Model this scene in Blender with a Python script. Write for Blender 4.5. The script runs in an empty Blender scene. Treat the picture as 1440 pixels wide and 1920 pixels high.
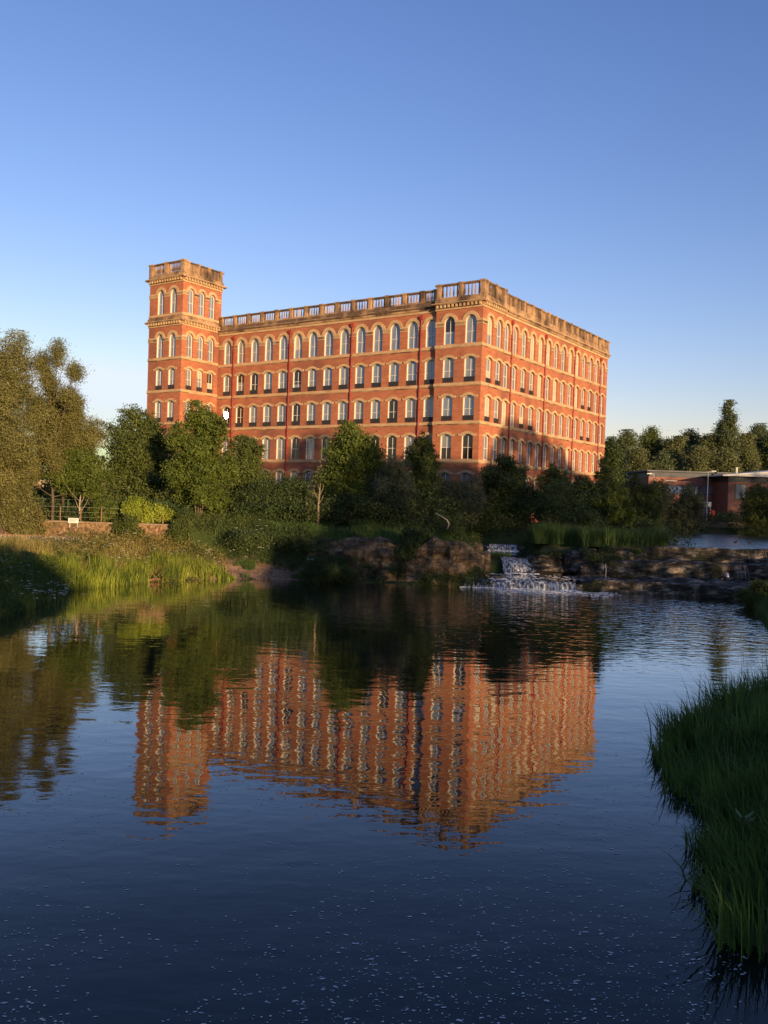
import bpy, math, random
import numpy as np
from mathutils import Vector, Matrix
random.seed(7); RNG = np.random.default_rng(11)
R_ = math.radians
scene = bpy.context.scene
col = scene.collection
SUN_AZ, SUN_EL = math.radians(152), math.radians(5.12)
H = 7.0                                    # eye level above the lower pool (a bridge deck)

# ------------------------------------------------------------------ camera model (surveyed from the photo)
F_, PITCH, ROLL = 1617.65, -0.015284, 0.032587
def ray(px, py):
    X, Y = px-720, py-960
    c, s = math.cos(-ROLL), math.sin(-ROLL)
    X, Y = X*c-Y*s, X*s+Y*c
    cp, sp = math.cos(PITCH), math.sin(PITCH)
    u = -Y/F_
    return Vector((X/F_, cp-u*sp, sp+u*cp))
def G(px, py, z=0.0):                      # ground point at height z
    v = ray(px, py); t = (z-H)/v.z
    return Vector((v.x*t, v.y*t, z))
def D(px, py, d):                          # point at distance d along the view axis
    v = ray(px, py); t = d/v.y
    return Vector((v.x*t, d, H+v.z*t))

# ------------------------------------------------------------------ object helpers
def tag(o, label=None, cat=None, group=None, kind=None):
    if label: o['label'] = label
    if cat: o['category'] = cat
    if group: o['group'] = group
    if kind: o['kind'] = kind
    return o
def empty(name, loc, label=None, cat=None, group=None):
    o = bpy.data.objects.new(name, None); col.objects.link(o)
    o.location = loc; o.empty_display_size = 0.3
    return tag(o, label, cat, group)
def link(name, me, parent=None, loc=None):
    o = bpy.data.objects.new(name, me); col.objects.link(o)
    if parent is not None: o.parent = parent
    if loc is not None: o.location = loc
    return o
def np_mesh(name, V, Fq, mat, smooth=False, attr=None):
    """quads from numpy arrays"""
    V = np.asarray(V, dtype=np.float32); Fq = np.asarray(Fq, dtype=np.int32)
    n = Fq.shape[1]
    me = bpy.data.meshes.new(name)
    me.vertices.add(len(V)); me.vertices.foreach_set('co', V.ravel())
    me.loops.add(Fq.size); me.loops.foreach_set('vertex_index', Fq.ravel())
    me.polygons.add(len(Fq))
    me.polygons.foreach_set('loop_start', np.arange(0, Fq.size, n, dtype=np.int32))
    try: me.polygons.foreach_set('loop_total', np.full(len(Fq), n, dtype=np.int32))
    except Exception: pass
    if smooth: me.polygons.foreach_set('use_smooth', np.ones(len(Fq), dtype=bool))
    if attr is not None:
        a = me.attributes.new('tint', 'FLOAT', 'POINT'); a.data.foreach_set('value', np.asarray(attr, dtype=np.float32))
    me.update(calc_edges=True); me.validate()
    if mat: me.materials.append(mat)
    return me
class MB:
    def __init__(s): s.v = []; s.f = []; s.m = []; s.cur = 0
    def face(s, pts):
        i = len(s.v); s.v += [tuple(p) for p in pts]; s.f.append(tuple(range(i, i+len(pts)))); s.m.append(s.cur)
    def box(s, T, x0, x1, y0, y1, z0, z1):
        i = len(s.v)
        s.v += [tuple(T(x, y, z)) for x, y, z in ((x0,y0,z0),(x1,y0,z0),(x1,y1,z0),(x0,y1,z0),(x0,y0,z1),(x1,y0,z1),(x1,y1,z1),(x0,y1,z1))]
        for q in ((0,3,2,1),(4,5,6,7),(0,1,5,4),(1,2,6,5),(2,3,7,6),(3,0,4,7)):
            s.f.append(tuple(i+k for k in q)); s.m.append(s.cur)
    def tube(s, pts, radii, n=6, cap=True):
        pts = [Vector(p) for p in pts]
        if not hasattr(radii, '__len__'): radii = [radii]*len(pts)
        i0 = len(s.v); up = Vector((0.13, 0.31, 0.94))
        for k, p in enumerate(pts):
            d = (pts[min(k+1, len(pts)-1)]-pts[max(k-1, 0)])
            d = d.normalized() if d.length > 1e-9 else Vector((0,0,1))
            a = d.cross(up)
            if a.length < 1e-3: a = d.cross(Vector((1,0,0)))
            a.normalize(); b = d.cross(a)
            for j in range(n):
                t = 2*math.pi*j/n
                s.v.append(tuple(p+(a*math.cos(t)+b*math.sin(t))*radii[k]))
        for k in range(len(pts)-1):
            for j in range(n):
                s.f.append((i0+k*n+j, i0+k*n+(j+1) % n, i0+(k+1)*n+(j+1) % n, i0+(k+1)*n+j)); s.m.append(s.cur)
        if cap:
            s.f.append(tuple(i0+j for j in range(n))[::-1]); s.m.append(s.cur)
            s.f.append(tuple(i0+(len(pts)-1)*n+j for j in range(n))); s.m.append(s.cur)
    def ball(s, c, r, nu=10, nv=6, sc=(1,1,1)):
        i = len(s.v)
        for a in range(nv+1):
            ph = math.pi*a/nv
            for b in range(nu):
                t = 2*math.pi*b/nu
                s.v.append((c[0]+r*sc[0]*math.sin(ph)*math.cos(t), c[1]+r*sc[1]*math.sin(ph)*math.sin(t), c[2]+r*sc[2]*math.cos(ph)))
        for a in range(nv):
            for b in range(nu):
                s.f.append((i+a*nu+b, i+(a+1)*nu+b, i+(a+1)*nu+(b+1) % nu, i+a*nu+(b+1) % nu)); s.m.append(s.cur)
    def mesh(s, name, mats, smooth=False, off=None):
        me = bpy.data.meshes.new(name)
        v = s.v if off is None else [(p[0]-off[0], p[1]-off[1], p[2]-off[2]) for p in s.v]
        me.from_pydata(v, [], s.f)
        for m in (mats if isinstance(mats, (list, tuple)) else [mats]): me.materials.append(m)
        me.polygons.foreach_set('material_index', s.m)
        if smooth: me.polygons.foreach_set('use_smooth', [True]*len(s.f))
        me.validate(); me.update(); return me
    def build(s, name, mats, parent=None, smooth=False):
        off = None
        if parent is not None:
            off = Vector((0,0,0)); q = parent
            while q is not None: off = off+q.location; q = q.parent
        return link(name, s.mesh(name, mats, smooth, off), parent)
ID = lambda x, y, z: (x, y, z)
def frame(o, ex, ey):
    o = Vector(o); ex = Vector(ex); ey = Vector(ey)
    return lambda x, y, z: (o.x+ex.x*x+ey.x*y, o.y+ex.y*x+ey.y*y, o.z+z)

# ------------------------------------------------------------------ materials
def mat(name, c1, c2=None, scale=1.0, rough=0.8, spec=0.3, c3=None, stretch=(1,1,1), bump=0.0, bscale=8.0, metal=0.0, ior=1.5, detail=6, lo=.35, hi=.65, stain=None, coord='Object', crack=0):
    m = bpy.data.materials.new(name); m.use_nodes = True
    nt = m.node_tree; b = nt.nodes['Principled BSDF']; L = nt.links.new
    b.inputs['Roughness'].default_value = rough; b.inputs['Specular IOR Level'].default_value = spec
    b.inputs['Metallic'].default_value = metal; b.inputs['IOR'].default_value = ior
    b.inputs['Base Color'].default_value = (*c1, 1)
    tc = nt.nodes.new('ShaderNodeTexCoord'); mp = nt.nodes.new('ShaderNodeMapping'); mp.inputs['Scale'].default_value = stretch
    L(tc.outputs[coord], mp.inputs['Vector'])
    out = None
    if c2:
        n = nt.nodes.new('ShaderNodeTexNoise'); n.inputs['Scale'].default_value = scale; n.inputs['Detail'].default_value = detail; n.inputs['Roughness'].default_value = .65
        L(mp.outputs[0], n.inputs['Vector'])
        r = nt.nodes.new('ShaderNodeValToRGB'); e = r.color_ramp.elements
        e[0].position = lo; e[0].color = (*c1, 1); e[1].position = hi; e[1].color = (*c2, 1)
        if c3: k = e.new((lo+hi)/2); k.color = (*c3, 1)
        L(n.outputs['Fac'], r.inputs[0]); out = r.outputs[0]
        if stain:
            sc2, cs, l2, h2, st2 = stain
            mp2 = nt.nodes.new('ShaderNodeMapping'); mp2.inputs['Scale'].default_value = st2; L(tc.outputs[coord], mp2.inputs['Vector'])
            n2 = nt.nodes.new('ShaderNodeTexNoise'); n2.inputs['Scale'].default_value = sc2; n2.inputs['Detail'].default_value = 5; L(mp2.outputs[0], n2.inputs['Vector'])
            r2 = nt.nodes.new('ShaderNodeMapRange'); r2.inputs['From Min'].default_value = l2; r2.inputs['From Max'].default_value = h2
            L(n2.outputs['Fac'], r2.inputs['Value'])
            mx = nt.nodes.new('ShaderNodeMix'); mx.data_type = 'RGBA'; L(r2.outputs[0], mx.inputs['Factor']); L(out, mx.inputs['A']); mx.inputs['B'].default_value = (*cs, 1)
            out = mx.outputs['Result']
        L(out, b.inputs['Base Color'])
    if crack:
        vo = nt.nodes.new('ShaderNodeTexVoronoi'); vo.feature = 'DISTANCE_TO_EDGE'; vo.inputs['Scale'].default_value = crack
        wv = nt.nodes.new('ShaderNodeTexNoise'); wv.inputs['Scale'].default_value = 1.4; L(tc.outputs[coord], wv.inputs['Vector'])
        wm = nt.nodes.new('ShaderNodeMix'); wm.data_type = 'RGBA'; wm.inputs['Factor'].default_value = .62; L(mp.outputs[0], wm.inputs['A']); L(wv.outputs['Color'], wm.inputs['B'])
        L(wm.outputs['Result'], vo.inputs['Vector'])
        rc = nt.nodes.new('ShaderNodeMapRange'); rc.inputs['From Min'].default_value = .0; rc.inputs['From Max'].default_value = .07; rc.inputs['To Min'].default_value = .5; L(vo.outputs['Distance'], rc.inputs['Value'])
        mc = nt.nodes.new('ShaderNodeMix'); mc.data_type = 'RGBA'; mc.blend_type = 'MULTIPLY'; mc.inputs['Factor'].default_value = 1; L(out, mc.inputs['A']); L(rc.outputs[0], mc.inputs['B']); L(mc.outputs['Result'], b.inputs['Base Color'])
    if bump:
        n3 = nt.nodes.new('ShaderNodeTexNoise'); n3.inputs['Scale'].default_value = bscale; n3.inputs['Detail'].default_value = 8; L(mp.outputs[0], n3.inputs['Vector'])
        bp = nt.nodes.new('ShaderNodeBump'); bp.inputs['Distance'].default_value = bump; L(n3.outputs['Fac'], bp.inputs['Height']); L(bp.outputs[0], b.inputs['Normal'])
    return m
def leaf_mat(name, dark, light, warm=None, trans=0.35, scale=.5):
    """leaves: colour differs leaf by leaf (tint attribute) and clump by clump; lets light through"""
    m = bpy.data.materials.new(name); m.use_nodes = True
    nt = m.node_tree; b = nt.nodes['Principled BSDF']; L = nt.links.new; out = nt.nodes['Material Output']
    b.inputs['Roughness'].default_value = .55; b.inputs['Specular IOR Level'].default_value = .25
    at = nt.nodes.new('ShaderNodeAttribute'); at.attribute_name = 'tint'
    tc = nt.nodes.new('ShaderNodeTexCoord'); n = nt.nodes.new('ShaderNodeTexNoise'); n.inputs['Scale'].default_value = scale; n.inputs['Detail'].default_value = 3
    L(tc.outputs['Object'], n.inputs['Vector'])
    ad = nt.nodes.new('ShaderNodeMath'); ad.operation = 'MULTIPLY_ADD'; L(n.outputs['Fac'], ad.inputs[0]); ad.inputs[1].default_value = 1.2
    sb = nt.nodes.new('ShaderNodeMath'); sb.operation = 'MULTIPLY_ADD'; L(at.outputs['Fac'], sb.inputs[0]); sb.inputs[1].default_value = .4; sb.inputs[2].default_value = -.32
    L(sb.outputs[0], ad.inputs[2])
    r = nt.nodes.new('ShaderNodeValToRGB'); e = r.color_ramp.elements
    e[0].position = .15; e[0].color = (*dark, 1); e[1].position = .8; e[1].color = (*light, 1)
    if warm: k = e.new(.97); k.color = (*warm, 1)
    L(ad.outputs[0], r.inputs[0]); L(r.outputs[0], b.inputs['Base Color'])
    t = nt.nodes.new('ShaderNodeBsdfTranslucent'); L(r.outputs[0], t.inputs['Color'])
    mx = nt.nodes.new('ShaderNodeMixShader'); mx.inputs[0].default_value = trans
    L(b.outputs[0], mx.inputs[1]); L(t.outputs[0], mx.inputs[2]); L(mx.outputs[0], out.inputs['Surface'])
    return m
def water_mat(name, base, k_small, k_big, weir=None):
    m = bpy.data.materials.new(name); m.use_nodes = True
    nt = m.node_tree; b = nt.nodes['Principled BSDF']; L = nt.links.new
    b.inputs['Base Color'].default_value = (*base, 1); b.inputs['Roughness'].default_value = .02; b.inputs['IOR'].default_value = 1.333
    tc = nt.nodes.new('ShaderNodeTexCoord')
    def noise(sx, sy, sc, det, dist=0.0, rot=0.0):
        mp = nt.nodes.new('ShaderNodeMapping'); mp.inputs['Scale'].default_value = (sx, sy, 1); mp.inputs['Rotation'].default_value = (0, 0, rot)
        L(tc.outputs['Object'], mp.inputs['Vector'])
        n = nt.nodes.new('ShaderNodeTexNoise'); n.inputs['Scale'].default_value = sc; n.inputs['Detail'].default_value = det; n.inputs['Distortion'].default_value = dist; n.inputs['Roughness'].default_value = .45
        L(mp.outputs[0], n.inputs['Vector']); return n.outputs['Fac']
    def mul(a, v):
        q = nt.nodes.new('ShaderNodeMath'); q.operation = 'MULTIPLY'; L(a, q.inputs[0])
        if isinstance(v, float): q.inputs[1].default_value = v
        else: L(v, q.inputs[1])
        return q.outputs[0]
    def add(a, c):
        q = nt.nodes.new('ShaderNodeMath'); L(a, q.inputs[0]); L(c, q.inputs[1]); return q.outputs[0]
    h = add(mul(noise(.4, 1, .55, 1, .3, .1), k_big), mul(noise(.55, 1, 2.0, 2, .2, -.15), k_small))
    if weir:                                # choppier water under the falls, dying away with distance
        mp = nt.nodes.new('ShaderNodeVectorMath'); mp.operation = 'DISTANCE'; L(tc.outputs['Object'], mp.inputs[0]); mp.inputs[1].default_value = weir[0]
        mr = nt.nodes.new('ShaderNodeMapRange'); mr.inputs['From Min'].default_value = weir[1]; mr.inputs['From Max'].default_value = weir[2]; mr.inputs['To Min'].default_value = 1; mr.inputs['To Max'].default_value = 0
        L(mp.outputs['Value'], mr.inputs['Value'])
        pw = nt.nodes.new('ShaderNodeMath'); pw.operation = 'POWER'; L(mr.outputs[0], pw.inputs[0]); pw.inputs[1].default_value = 1.7
        h = add(h, mul(mul(noise(.5, 1, 2.1, 2, .4, .2), weir[3]), pw.outputs[0]))
    bp = nt.nodes.new('ShaderNodeBump'); bp.inputs['Strength'].default_value = 1; bp.inputs['Distance'].default_value = 1
    L(h, bp.inputs['Height']); L(bp.outputs[0], b.inputs['Normal'])
    lw = nt.nodes.new('ShaderNodeLayerWeight'); lw.inputs['Blend'].default_value = .5      # added sheen that brightens the reflections at grazing angles
    mr2 = nt.nodes.new('ShaderNodeMapRange'); mr2.inputs['From Min'].default_value = .58; mr2.inputs['From Max'].default_value = .85
    L(lw.outputs['Facing'], mr2.inputs['Value']); L(mr2.outputs[0], b.inputs['Coat Weight']); b.inputs['Coat Roughness'].default_value = .02; L(bp.outputs[0], b.inputs['Coat Normal'])
    return m

M = {}
M['brick'] = mat('red_brick', (.335,.112,.057), (.44,.165,.084), .9, .9, .2, stretch=(1,1,3.5), stain=(.24, (.18,.072,.05), .46, .76, (1,1,.35)), bump=.01, bscale=6)
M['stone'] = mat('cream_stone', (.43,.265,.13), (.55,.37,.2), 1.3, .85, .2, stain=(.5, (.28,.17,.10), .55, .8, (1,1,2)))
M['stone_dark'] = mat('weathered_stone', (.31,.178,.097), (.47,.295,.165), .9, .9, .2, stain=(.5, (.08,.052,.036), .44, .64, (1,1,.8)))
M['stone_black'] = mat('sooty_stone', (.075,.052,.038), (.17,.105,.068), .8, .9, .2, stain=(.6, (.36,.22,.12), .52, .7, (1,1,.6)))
M['white'] = mat('white_paint', (.60,.56,.47), (.68,.64,.55), 2, .5, .4)
M['reveal'] = mat('cream_render', (.60,.50,.34), (.68,.58,.42), 1.5, .85, .2)
M['pipe'] = mat('red_iron', (.24,.03,.022), (.3,.045,.03), 2, .5, .4)
M['rail'] = mat('dark_iron', (.022,.02,.022), (.05,.045,.045), 4, .55, .4)
M['roof'] = mat('roof_lead', (.09,.09,.095), (.14,.14,.145), .5, .8, .2)
def glass(name, c, rough=.04, ior=1.9):
    return mat(name, c, tuple(min(1, k*1.25) for k in c), .35, rough, .5, ior=ior, detail=2)
M['pane'] = glass('window_glass', (.15,.165,.19), .012, 2.3)
M['pane_blind'] = glass('glass_over_blind', (.19,.19,.19), .06, 2.1)
M['pane_dark'] = glass('dark_window_glass', (.02,.016,.014), .04, 1.7)
M['pane_cream'] = glass('glass_over_cream_blind', (.42,.36,.25), .08, 1.8)
M['bark'] = mat('bark', (.07,.05,.035), (.16,.12,.085), 3, .9, .1, stretch=(1,1,.3))
M['bark_mid'] = mat('brown_bark', (.15,.11,.075), (.26,.2,.14), 3, .9, .1, stretch=(1,1,.3))
M['bark_pale'] = mat('pale_bark', (.30,.24,.17), (.45,.38,.29), 3, .9, .1, stretch=(1,1,.3))
M['rock'] = mat('sandstone_rock', (.04,.028,.016), (.27,.19,.11), .8, .9, .2, c3=(.135,.09,.05), stretch=(1,1,2.6), bump=.2, bscale=2.4, stain=(.5, (.03,.036,.015), .55, .66, (1,1,1)), detail=9, crack=.9)
M['rock_grey'] = mat('grey_ledge_rock', (.02,.015,.011), (.38,.31,.235), .9, .85, .25, c3=(.085,.07,.055), stretch=(1,1,3.2), bump=.25, bscale=3.0, stain=(.5, (.022,.025,.012), .5, .62, (1,1,1)), detail=9, crack=1.1)
M['rock_wet'] = mat('wet_rock', (.03,.024,.02), (.085,.065,.05), .8, .35, .5, stretch=(1,1,2.6), bump=.08, bscale=2.5)
M['foam'] = mat('foam', (.62,.62,.62), (.8,.8,.8), 3, .6, .3)
M['fall'] = mat('falling_water', (.2,.21,.22), (.42,.43,.44), 2.5, .3, .5, stretch=(3,3,.6))
M['ground'] = mat('grassy_earth', (.035,.05,.014), (.085,.075,.035), .35, .95, .1, c3=(.05,.07,.02), bump=.08, bscale=1.2)
M['path'] = mat('sandy_earth', (.17,.11,.07), (.27,.18,.12), .6, .95, .1, bump=.03, bscale=3)
M['wallstone'] = mat('rubble_stone', (.07,.045,.025), (.36,.22,.12), 3.2, .9, .15, c3=(.21,.125,.065), bump=.1, bscale=5, stain=(.5, (.05,.055,.02), .52, .66, (1,1,1)), detail=9)
M['coping'] = mat('coping_stone', (.2,.14,.09), (.3,.22,.14), 2, .9, .15)
M['rust'] = mat('rusty_iron', (.20,.09,.05), (.32,.16,.09), 4, .7, .3)
M['galv'] = mat('galvanised_steel', (.42,.40,.37), (.52,.5,.46), 3, .5, .4)
M['green_iron'] = mat('green_painted_iron', (.03,.09,.04), (.05,.13,.06), 3, .6, .3)

# ------------------------------------------------------------------ terrain
LOWER = [(-16,-60),(-17,10),(-18.5,30),(-19.9,44.7),(-20.6,52),(-21.2,59.5),(-18,66),(-13.2,70.5),(-7.5,71.6),(-.9,71),(6.8,70.5),(8.5,74.5),(31,74.5),
         (28,66),(26.5,60),(23,50),(20,40),(15.5,32),(11.5,28.6),(8.9,25.8),(7.9,23.8),(7.7,22.2),(7.7,20),(6.65,16.6),(5.95,14.4),(6.2,13.5),(7.2,13.0),(10,12.6),(40,11),(40,-60)]
CHAN = [(7.6,73.5),(18.5,73.5),(18,79.8),(14.2,80.4),(13.6,87.5),(9.3,87.8),(8.9,80.5),(7.8,78)]
UPPER = [(18.6,78.6),(18.2,83),(20,84),(26.5,92),(37,115),(46,130),(60,129),(80,133),(110,140),(115,100),(75,79),(40,78)]
def sdist(P, X, Y):
    P = np.array(P, float); shp = X.shape; x = X.ravel()[:,None]; y = Y.ravel()[:,None]
    A = P; B = np.roll(P, -1, 0); ax, ay, bx, by = A[:,0], A[:,1], B[:,0], B[:,1]
    dx, dy = bx-ax, by-ay
    t = np.clip(((x-ax)*dx+(y-ay)*dy)/(dx*dx+dy*dy), 0, 1)
    d = np.sqrt(((x-ax-t*dx)**2+(y-ay-t*dy)**2).min(1))
    cond = ((ay > y) != (by > y)) & (x < (bx-ax)*(y-ay)/np.where(by == ay, 1e-9, by-ay)+ax)
    ins = cond.sum(1) % 2 == 1
    return np.where(ins, -d, d).reshape(shp)
def sm(e0, e1, x):
    t = np.clip((x-e0)/(e1-e0), 0, 1); return t*t*(3-2*t)
def vnoise(X, Y, f, seed=0):
    def h(i, j): 
        v = np.sin(i*127.1+j*311.7+seed*74.7)*43758.5453; return v-np.floor(v)
    x, y = X*f, Y*f; i, j = np.floor(x), np.floor(y); u, v = x-i, y-j; u = u*u*(3-2*u); v = v*v*(3-2*v)
    return (h(i,j)*(1-u)+h(i+1,j)*u)*(1-v)+(h(i,j+1)*(1-u)+h(i+1,j+1)*u)*v
def ground_h(X, Y):
    X = np.asarray(X, float); Y = np.asarray(Y, float)
    d = sdist(LOWER, X, Y); du = sdist(UPPER, X, Y)
    left = np.minimum(.05+.36*d, 2.35)+sm(75.9, 76.4, Y)*np.clip(4.0-np.minimum(.05+.36*d, 2.35), 0, 4)+np.clip(Y-78, 0, 40)*.03
    cen = np.where(d < 3, d*.22, .66+(d-3)*.75); cen = np.minimum(cen, 3.7)+sm(8, 18, d)*1.0
    rock = np.minimum(d*.12, .4)+sm(3.6, 6.2, d)*2.9+sm(6, 12, d)*1.3
    cen = cen+(rock-cen)*sm(-6, -2, X)
    right = np.minimum(.1+.3*d, 1.3)+sm(6, 30, d)*1.5
    w = sm(-17.5, -13, X+np.clip(Y-72, 0, 30)*.0)
    land = left+(cen-left)*w
    wr = sm(9, 14, X)*(1-sm(62, 72, Y)); land = land*(1-wr)+right*wr
    land = np.where((X > 2) & (Y < 62), right, land)
    land = land+sm(150, 205, Y)*sm(18, 45, X)*10+sm(60, 200, -Y)*5
    land = np.where(d < 0, np.maximum(-1.4, d*.9), land+(vnoise(X, Y, .45, 3)-.5)*.35*np.clip(d, 0, 1)+(vnoise(X, Y, 1.3, 5)-.5)*.14*np.clip(d, 0, 1))
    pool = np.where(du < 0, np.maximum(2.2, 3.25+du*.5), 3.3+du*.45)
    land = np.where((Y > 77.4) & (du < 6), np.minimum(np.maximum(land, 2.3*(X > 8)), pool), land)
    land = np.where((X > 8) & (Y > 74) & (Y <= 77.4) & (X < 60), np.minimum(land, .2), land)
    dc_ = sdist(CHAN, X, Y)
    land = np.where(dc_ < 3, np.minimum(land, np.where(Y < 80, .1, 1.65)+np.maximum(0, dc_)*1.3), land)
    return land
def gz(x, y): return float(ground_h(np.array([x]), np.array([y]))[0])
xs = np.concatenate([[-3000,-1500,-700,-350,-200,-130,-90,-65], np.arange(-50, 50.1, .6), np.arange(54, 131, 4), [160,220,350,700,1500,3000]])
ys = np.concatenate([[-3000,-1200,-500,-250,-150,-100,-70,-45], np.arange(-30, 6, 3), np.arange(6, 90, .6), np.arange(90, 216, 2.5), [240,300,500,1000,2000,4000]])
XX, YY = np.meshgrid(xs, ys); ZZ = ground_h(XX, YY)
nx, ny = len(xs), len(ys)
idx = np.arange(nx*ny).reshape(ny, nx)
Q = np.stack([idx[:-1,:-1], idx[:-1,1:], idx[1:,1:], idx[1:,:-1]], -1).reshape(-1, 4)
# earth: grass, with bare sandy soil where it is worn (beach, path) and rock where it is steep
gm = M['ground']; nt = gm.node_tree; b = nt.nodes['Principled BSDF']
prev = b.inputs['Base Color'].links[0].from_socket
at = nt.nodes.new('ShaderNodeAttribute'); at.attribute_name = 'tint'
n = nt.nodes.new('ShaderNodeTexNoise'); n.inputs['Scale'].default_value = .9; n.inputs['Detail'].default_value = 6
tcn = nt.nodes.new('ShaderNodeTexCoord'); nt.links.new(tcn.outputs['Object'], n.inputs['Vector'])
r = nt.nodes.new('ShaderNodeValToRGB'); r.color_ramp.elements[0].color = (.17,.10,.06,1); r.color_ramp.elements[1].color = (.33,.21,.14,1); r.color_ramp.elements[0].position = .3; r.color_ramp.elements[1].position = .7
nt.links.new(n.outputs['Fac'], r.inputs[0])
mx = nt.nodes.new('ShaderNodeMix'); mx.data_type = 'RGBA'
nt.links.new(at.outputs['Fac'], mx.inputs['Factor']); nt.links.new(prev, mx.inputs['A']); nt.links.new(r.outputs[0], mx.inputs['B']); nt.links.new(mx.outputs['Result'], b.inputs['Base Color'])
dl = sdist(LOWER, XX, YY)
bare = sm(-15.5, -13.5, XX)*(1-sm(-7, -5.5, XX))*(1-sm(3.0, 4.5, dl))*(dl > -1.5)*(YY > 60)
bare = np.maximum(bare, sm(-26.5,-25,XX)*(1-sm(-21,-19.5,XX))*sm(72.5,73.2,YY)*(YY < 76)*.95)
bare = np.maximum(bare, ((XX < -20) & (YY > 70.6) & (YY < 73.8)).astype(float)*.8)
ground = link('ground', np_mesh('ground', np.stack([XX.ravel(), YY.ravel(), ZZ.ravel()], -1), Q, gm, True, bare.ravel()))
tag(ground, kind='structure')

def flat(name, pts, z, m):
    mb = MB(); mb.face([(x, y, z) for x, y in pts]); return tag(mb.build(name, m), kind='structure')
M['water'] = water_mat('river_water', (.006,.008,.008), .0075, .0125, ((18,66,0), 2, 36, .1))
M['pool'] = water_mat('weir_pool_water', (.02,.026,.03), .12, .3); M['pool'].node_tree.nodes['Principled BSDF'].inputs['Roughness'].default_value = .2; M['pool'].node_tree.nodes['Principled BSDF'].inputs['Coat Roughness'].default_value = .2
M['shelf_water'] = water_mat('shallow_water', (.03,.02,.013), .008, .006)
flat('river_water', [(-40,-60),(42,-60),(42,30),(34,76),(-40,76)], 0, M['water'])
flat('weir_pool', UPPER, 3.42, M['pool'])

# ------------------------------------------------------------------ the mill
C = Vector((10.6148, 99.3297, 0)); LD = Vector((-.823553, .567239, 0)); RD = Vector((.567239, .823553, 0))
LLEN, RLEN, TA0, TA1, TOFF = 42.9, 40.74, 43.05, 49.85, -6.38
ZB = 1.2
mill = empty('mill_building', (C.x, C.y, ZB), 'five storey red brick mill with cream stone bands and a square corner tower', 'mill')
FL = frame(C, -LD, RD)                                  # x = -a
FLm = frame(C+RD*.5, -LD, RD)                           # main wall, set back half a metre from the corner pavilion
FR = frame(C, RD, LD); FRm = frame(C+LD*.14, RD, LD)
FT = frame(C+RD*TOFF, -LD, RD)                          # tower front (x = -a)
TI = C+LD*TA0+RD*TOFF; FTR = frame(TI, RD, LD)          # tower right side, x from front corner
FTRL = 0.9-TOFF
SILL = [25.41, 20.91, 16.41, 11.91, 7.41]
wins = []                                               # (frame, yaw, x, sill, w, h, arch, kind, has_rail)
yawL = math.atan2(-LD.y, -LD.x); yawR = math.atan2(RD.y, RD.x)
def row_geom(k):                                        # height of opening to the crown, arch type
    return (3.27, 'round') if k <= 0 else (2.95, 'seg')
def facade(mb, T, x0, x1, cols, rows, ztop, zbot, w, dep=.14):
    """brick skin with real openings; rows = list of (sill, h, arch) from the top down"""
    if not cols:
        mb.face([T(x0,0,zbot), T(x1,0,zbot), T(x1,0,ztop), T(x0,0,ztop)]); return
    xb = [x0]+[(a+b)/2 for a, b in zip(cols, cols[1:])]+[x1]
    zb = [ztop]+[ (rows[i][0]+ rows[i+1][0]+rows[i+1][1])/2 for i in range(len(rows)-1)]+[zbot]
    for i, (s, h, arch) in enumerate(rows):
        zt, zl = zb[i], zb[i+1]
        for j, c in enumerate(cols):
            o = outline(w, h, arch); pts = [(c+x, s+z) for x, z in o]   # from bottom-left up, over, down to bottom-right
            a, bb = xb[j], xb[j+1]
            mb.face([T(a,0,zl), T(bb,0,zl), T(bb,0,s), T(a,0,s)])
            sp = pts[1][1]
            mb.face([T(a,0,s), T(c-w/2,0,s), T(c-w/2,0,sp), T(a,0,sp)])
            mb.face([T(c+w/2,0,s), T(bb,0,s), T(bb,0,sp), T(c+w/2,0,sp)])
            mb.face([T(a,0,sp), T(c-w/2,0,sp), T(c-w/2,0,zt), T(a,0,zt)])
            mb.face([T(c+w/2,0,sp), T(bb,0,sp), T(bb,0,zt), T(c+w/2,0,zt)])
            for p, q in zip(pts[1:-1], pts[2:-1]):
                mb.face([T(p[0],0,p[1]), T(q[0],0,q[1]), T(q[0],0,zt), T(p[0],0,zt)])
            for p, q in zip(pts, pts[1:]+pts[:1]):
                mb.face([T(q[0],0,q[1]), T(p[0],0,p[1]), T(p[0],dep,p[1]), T(q[0],dep,q[1])])
def outline(w, h, arch, n=10):
    r = w/2
    if arch == 'round':
        sp = h-r; top = [(-r*math.cos(math.pi*i/n), sp+r*math.sin(math.pi*i/n)) for i in range(n+1)]
    else:
        rise = .26; R = (r*r+rise*rise)/(2*rise); th = math.asin(r/R); sp = h-rise
        top = [(R*math.sin(-th+2*th*i/n), sp-(R-rise)+R*math.cos(-th+2*th*i/n)) for i in range(n+1)]
    return [(-r,0)]+top+[(r,0)]
wall = MB()
bands = []                                              # (mesh builder list) string courses
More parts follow.
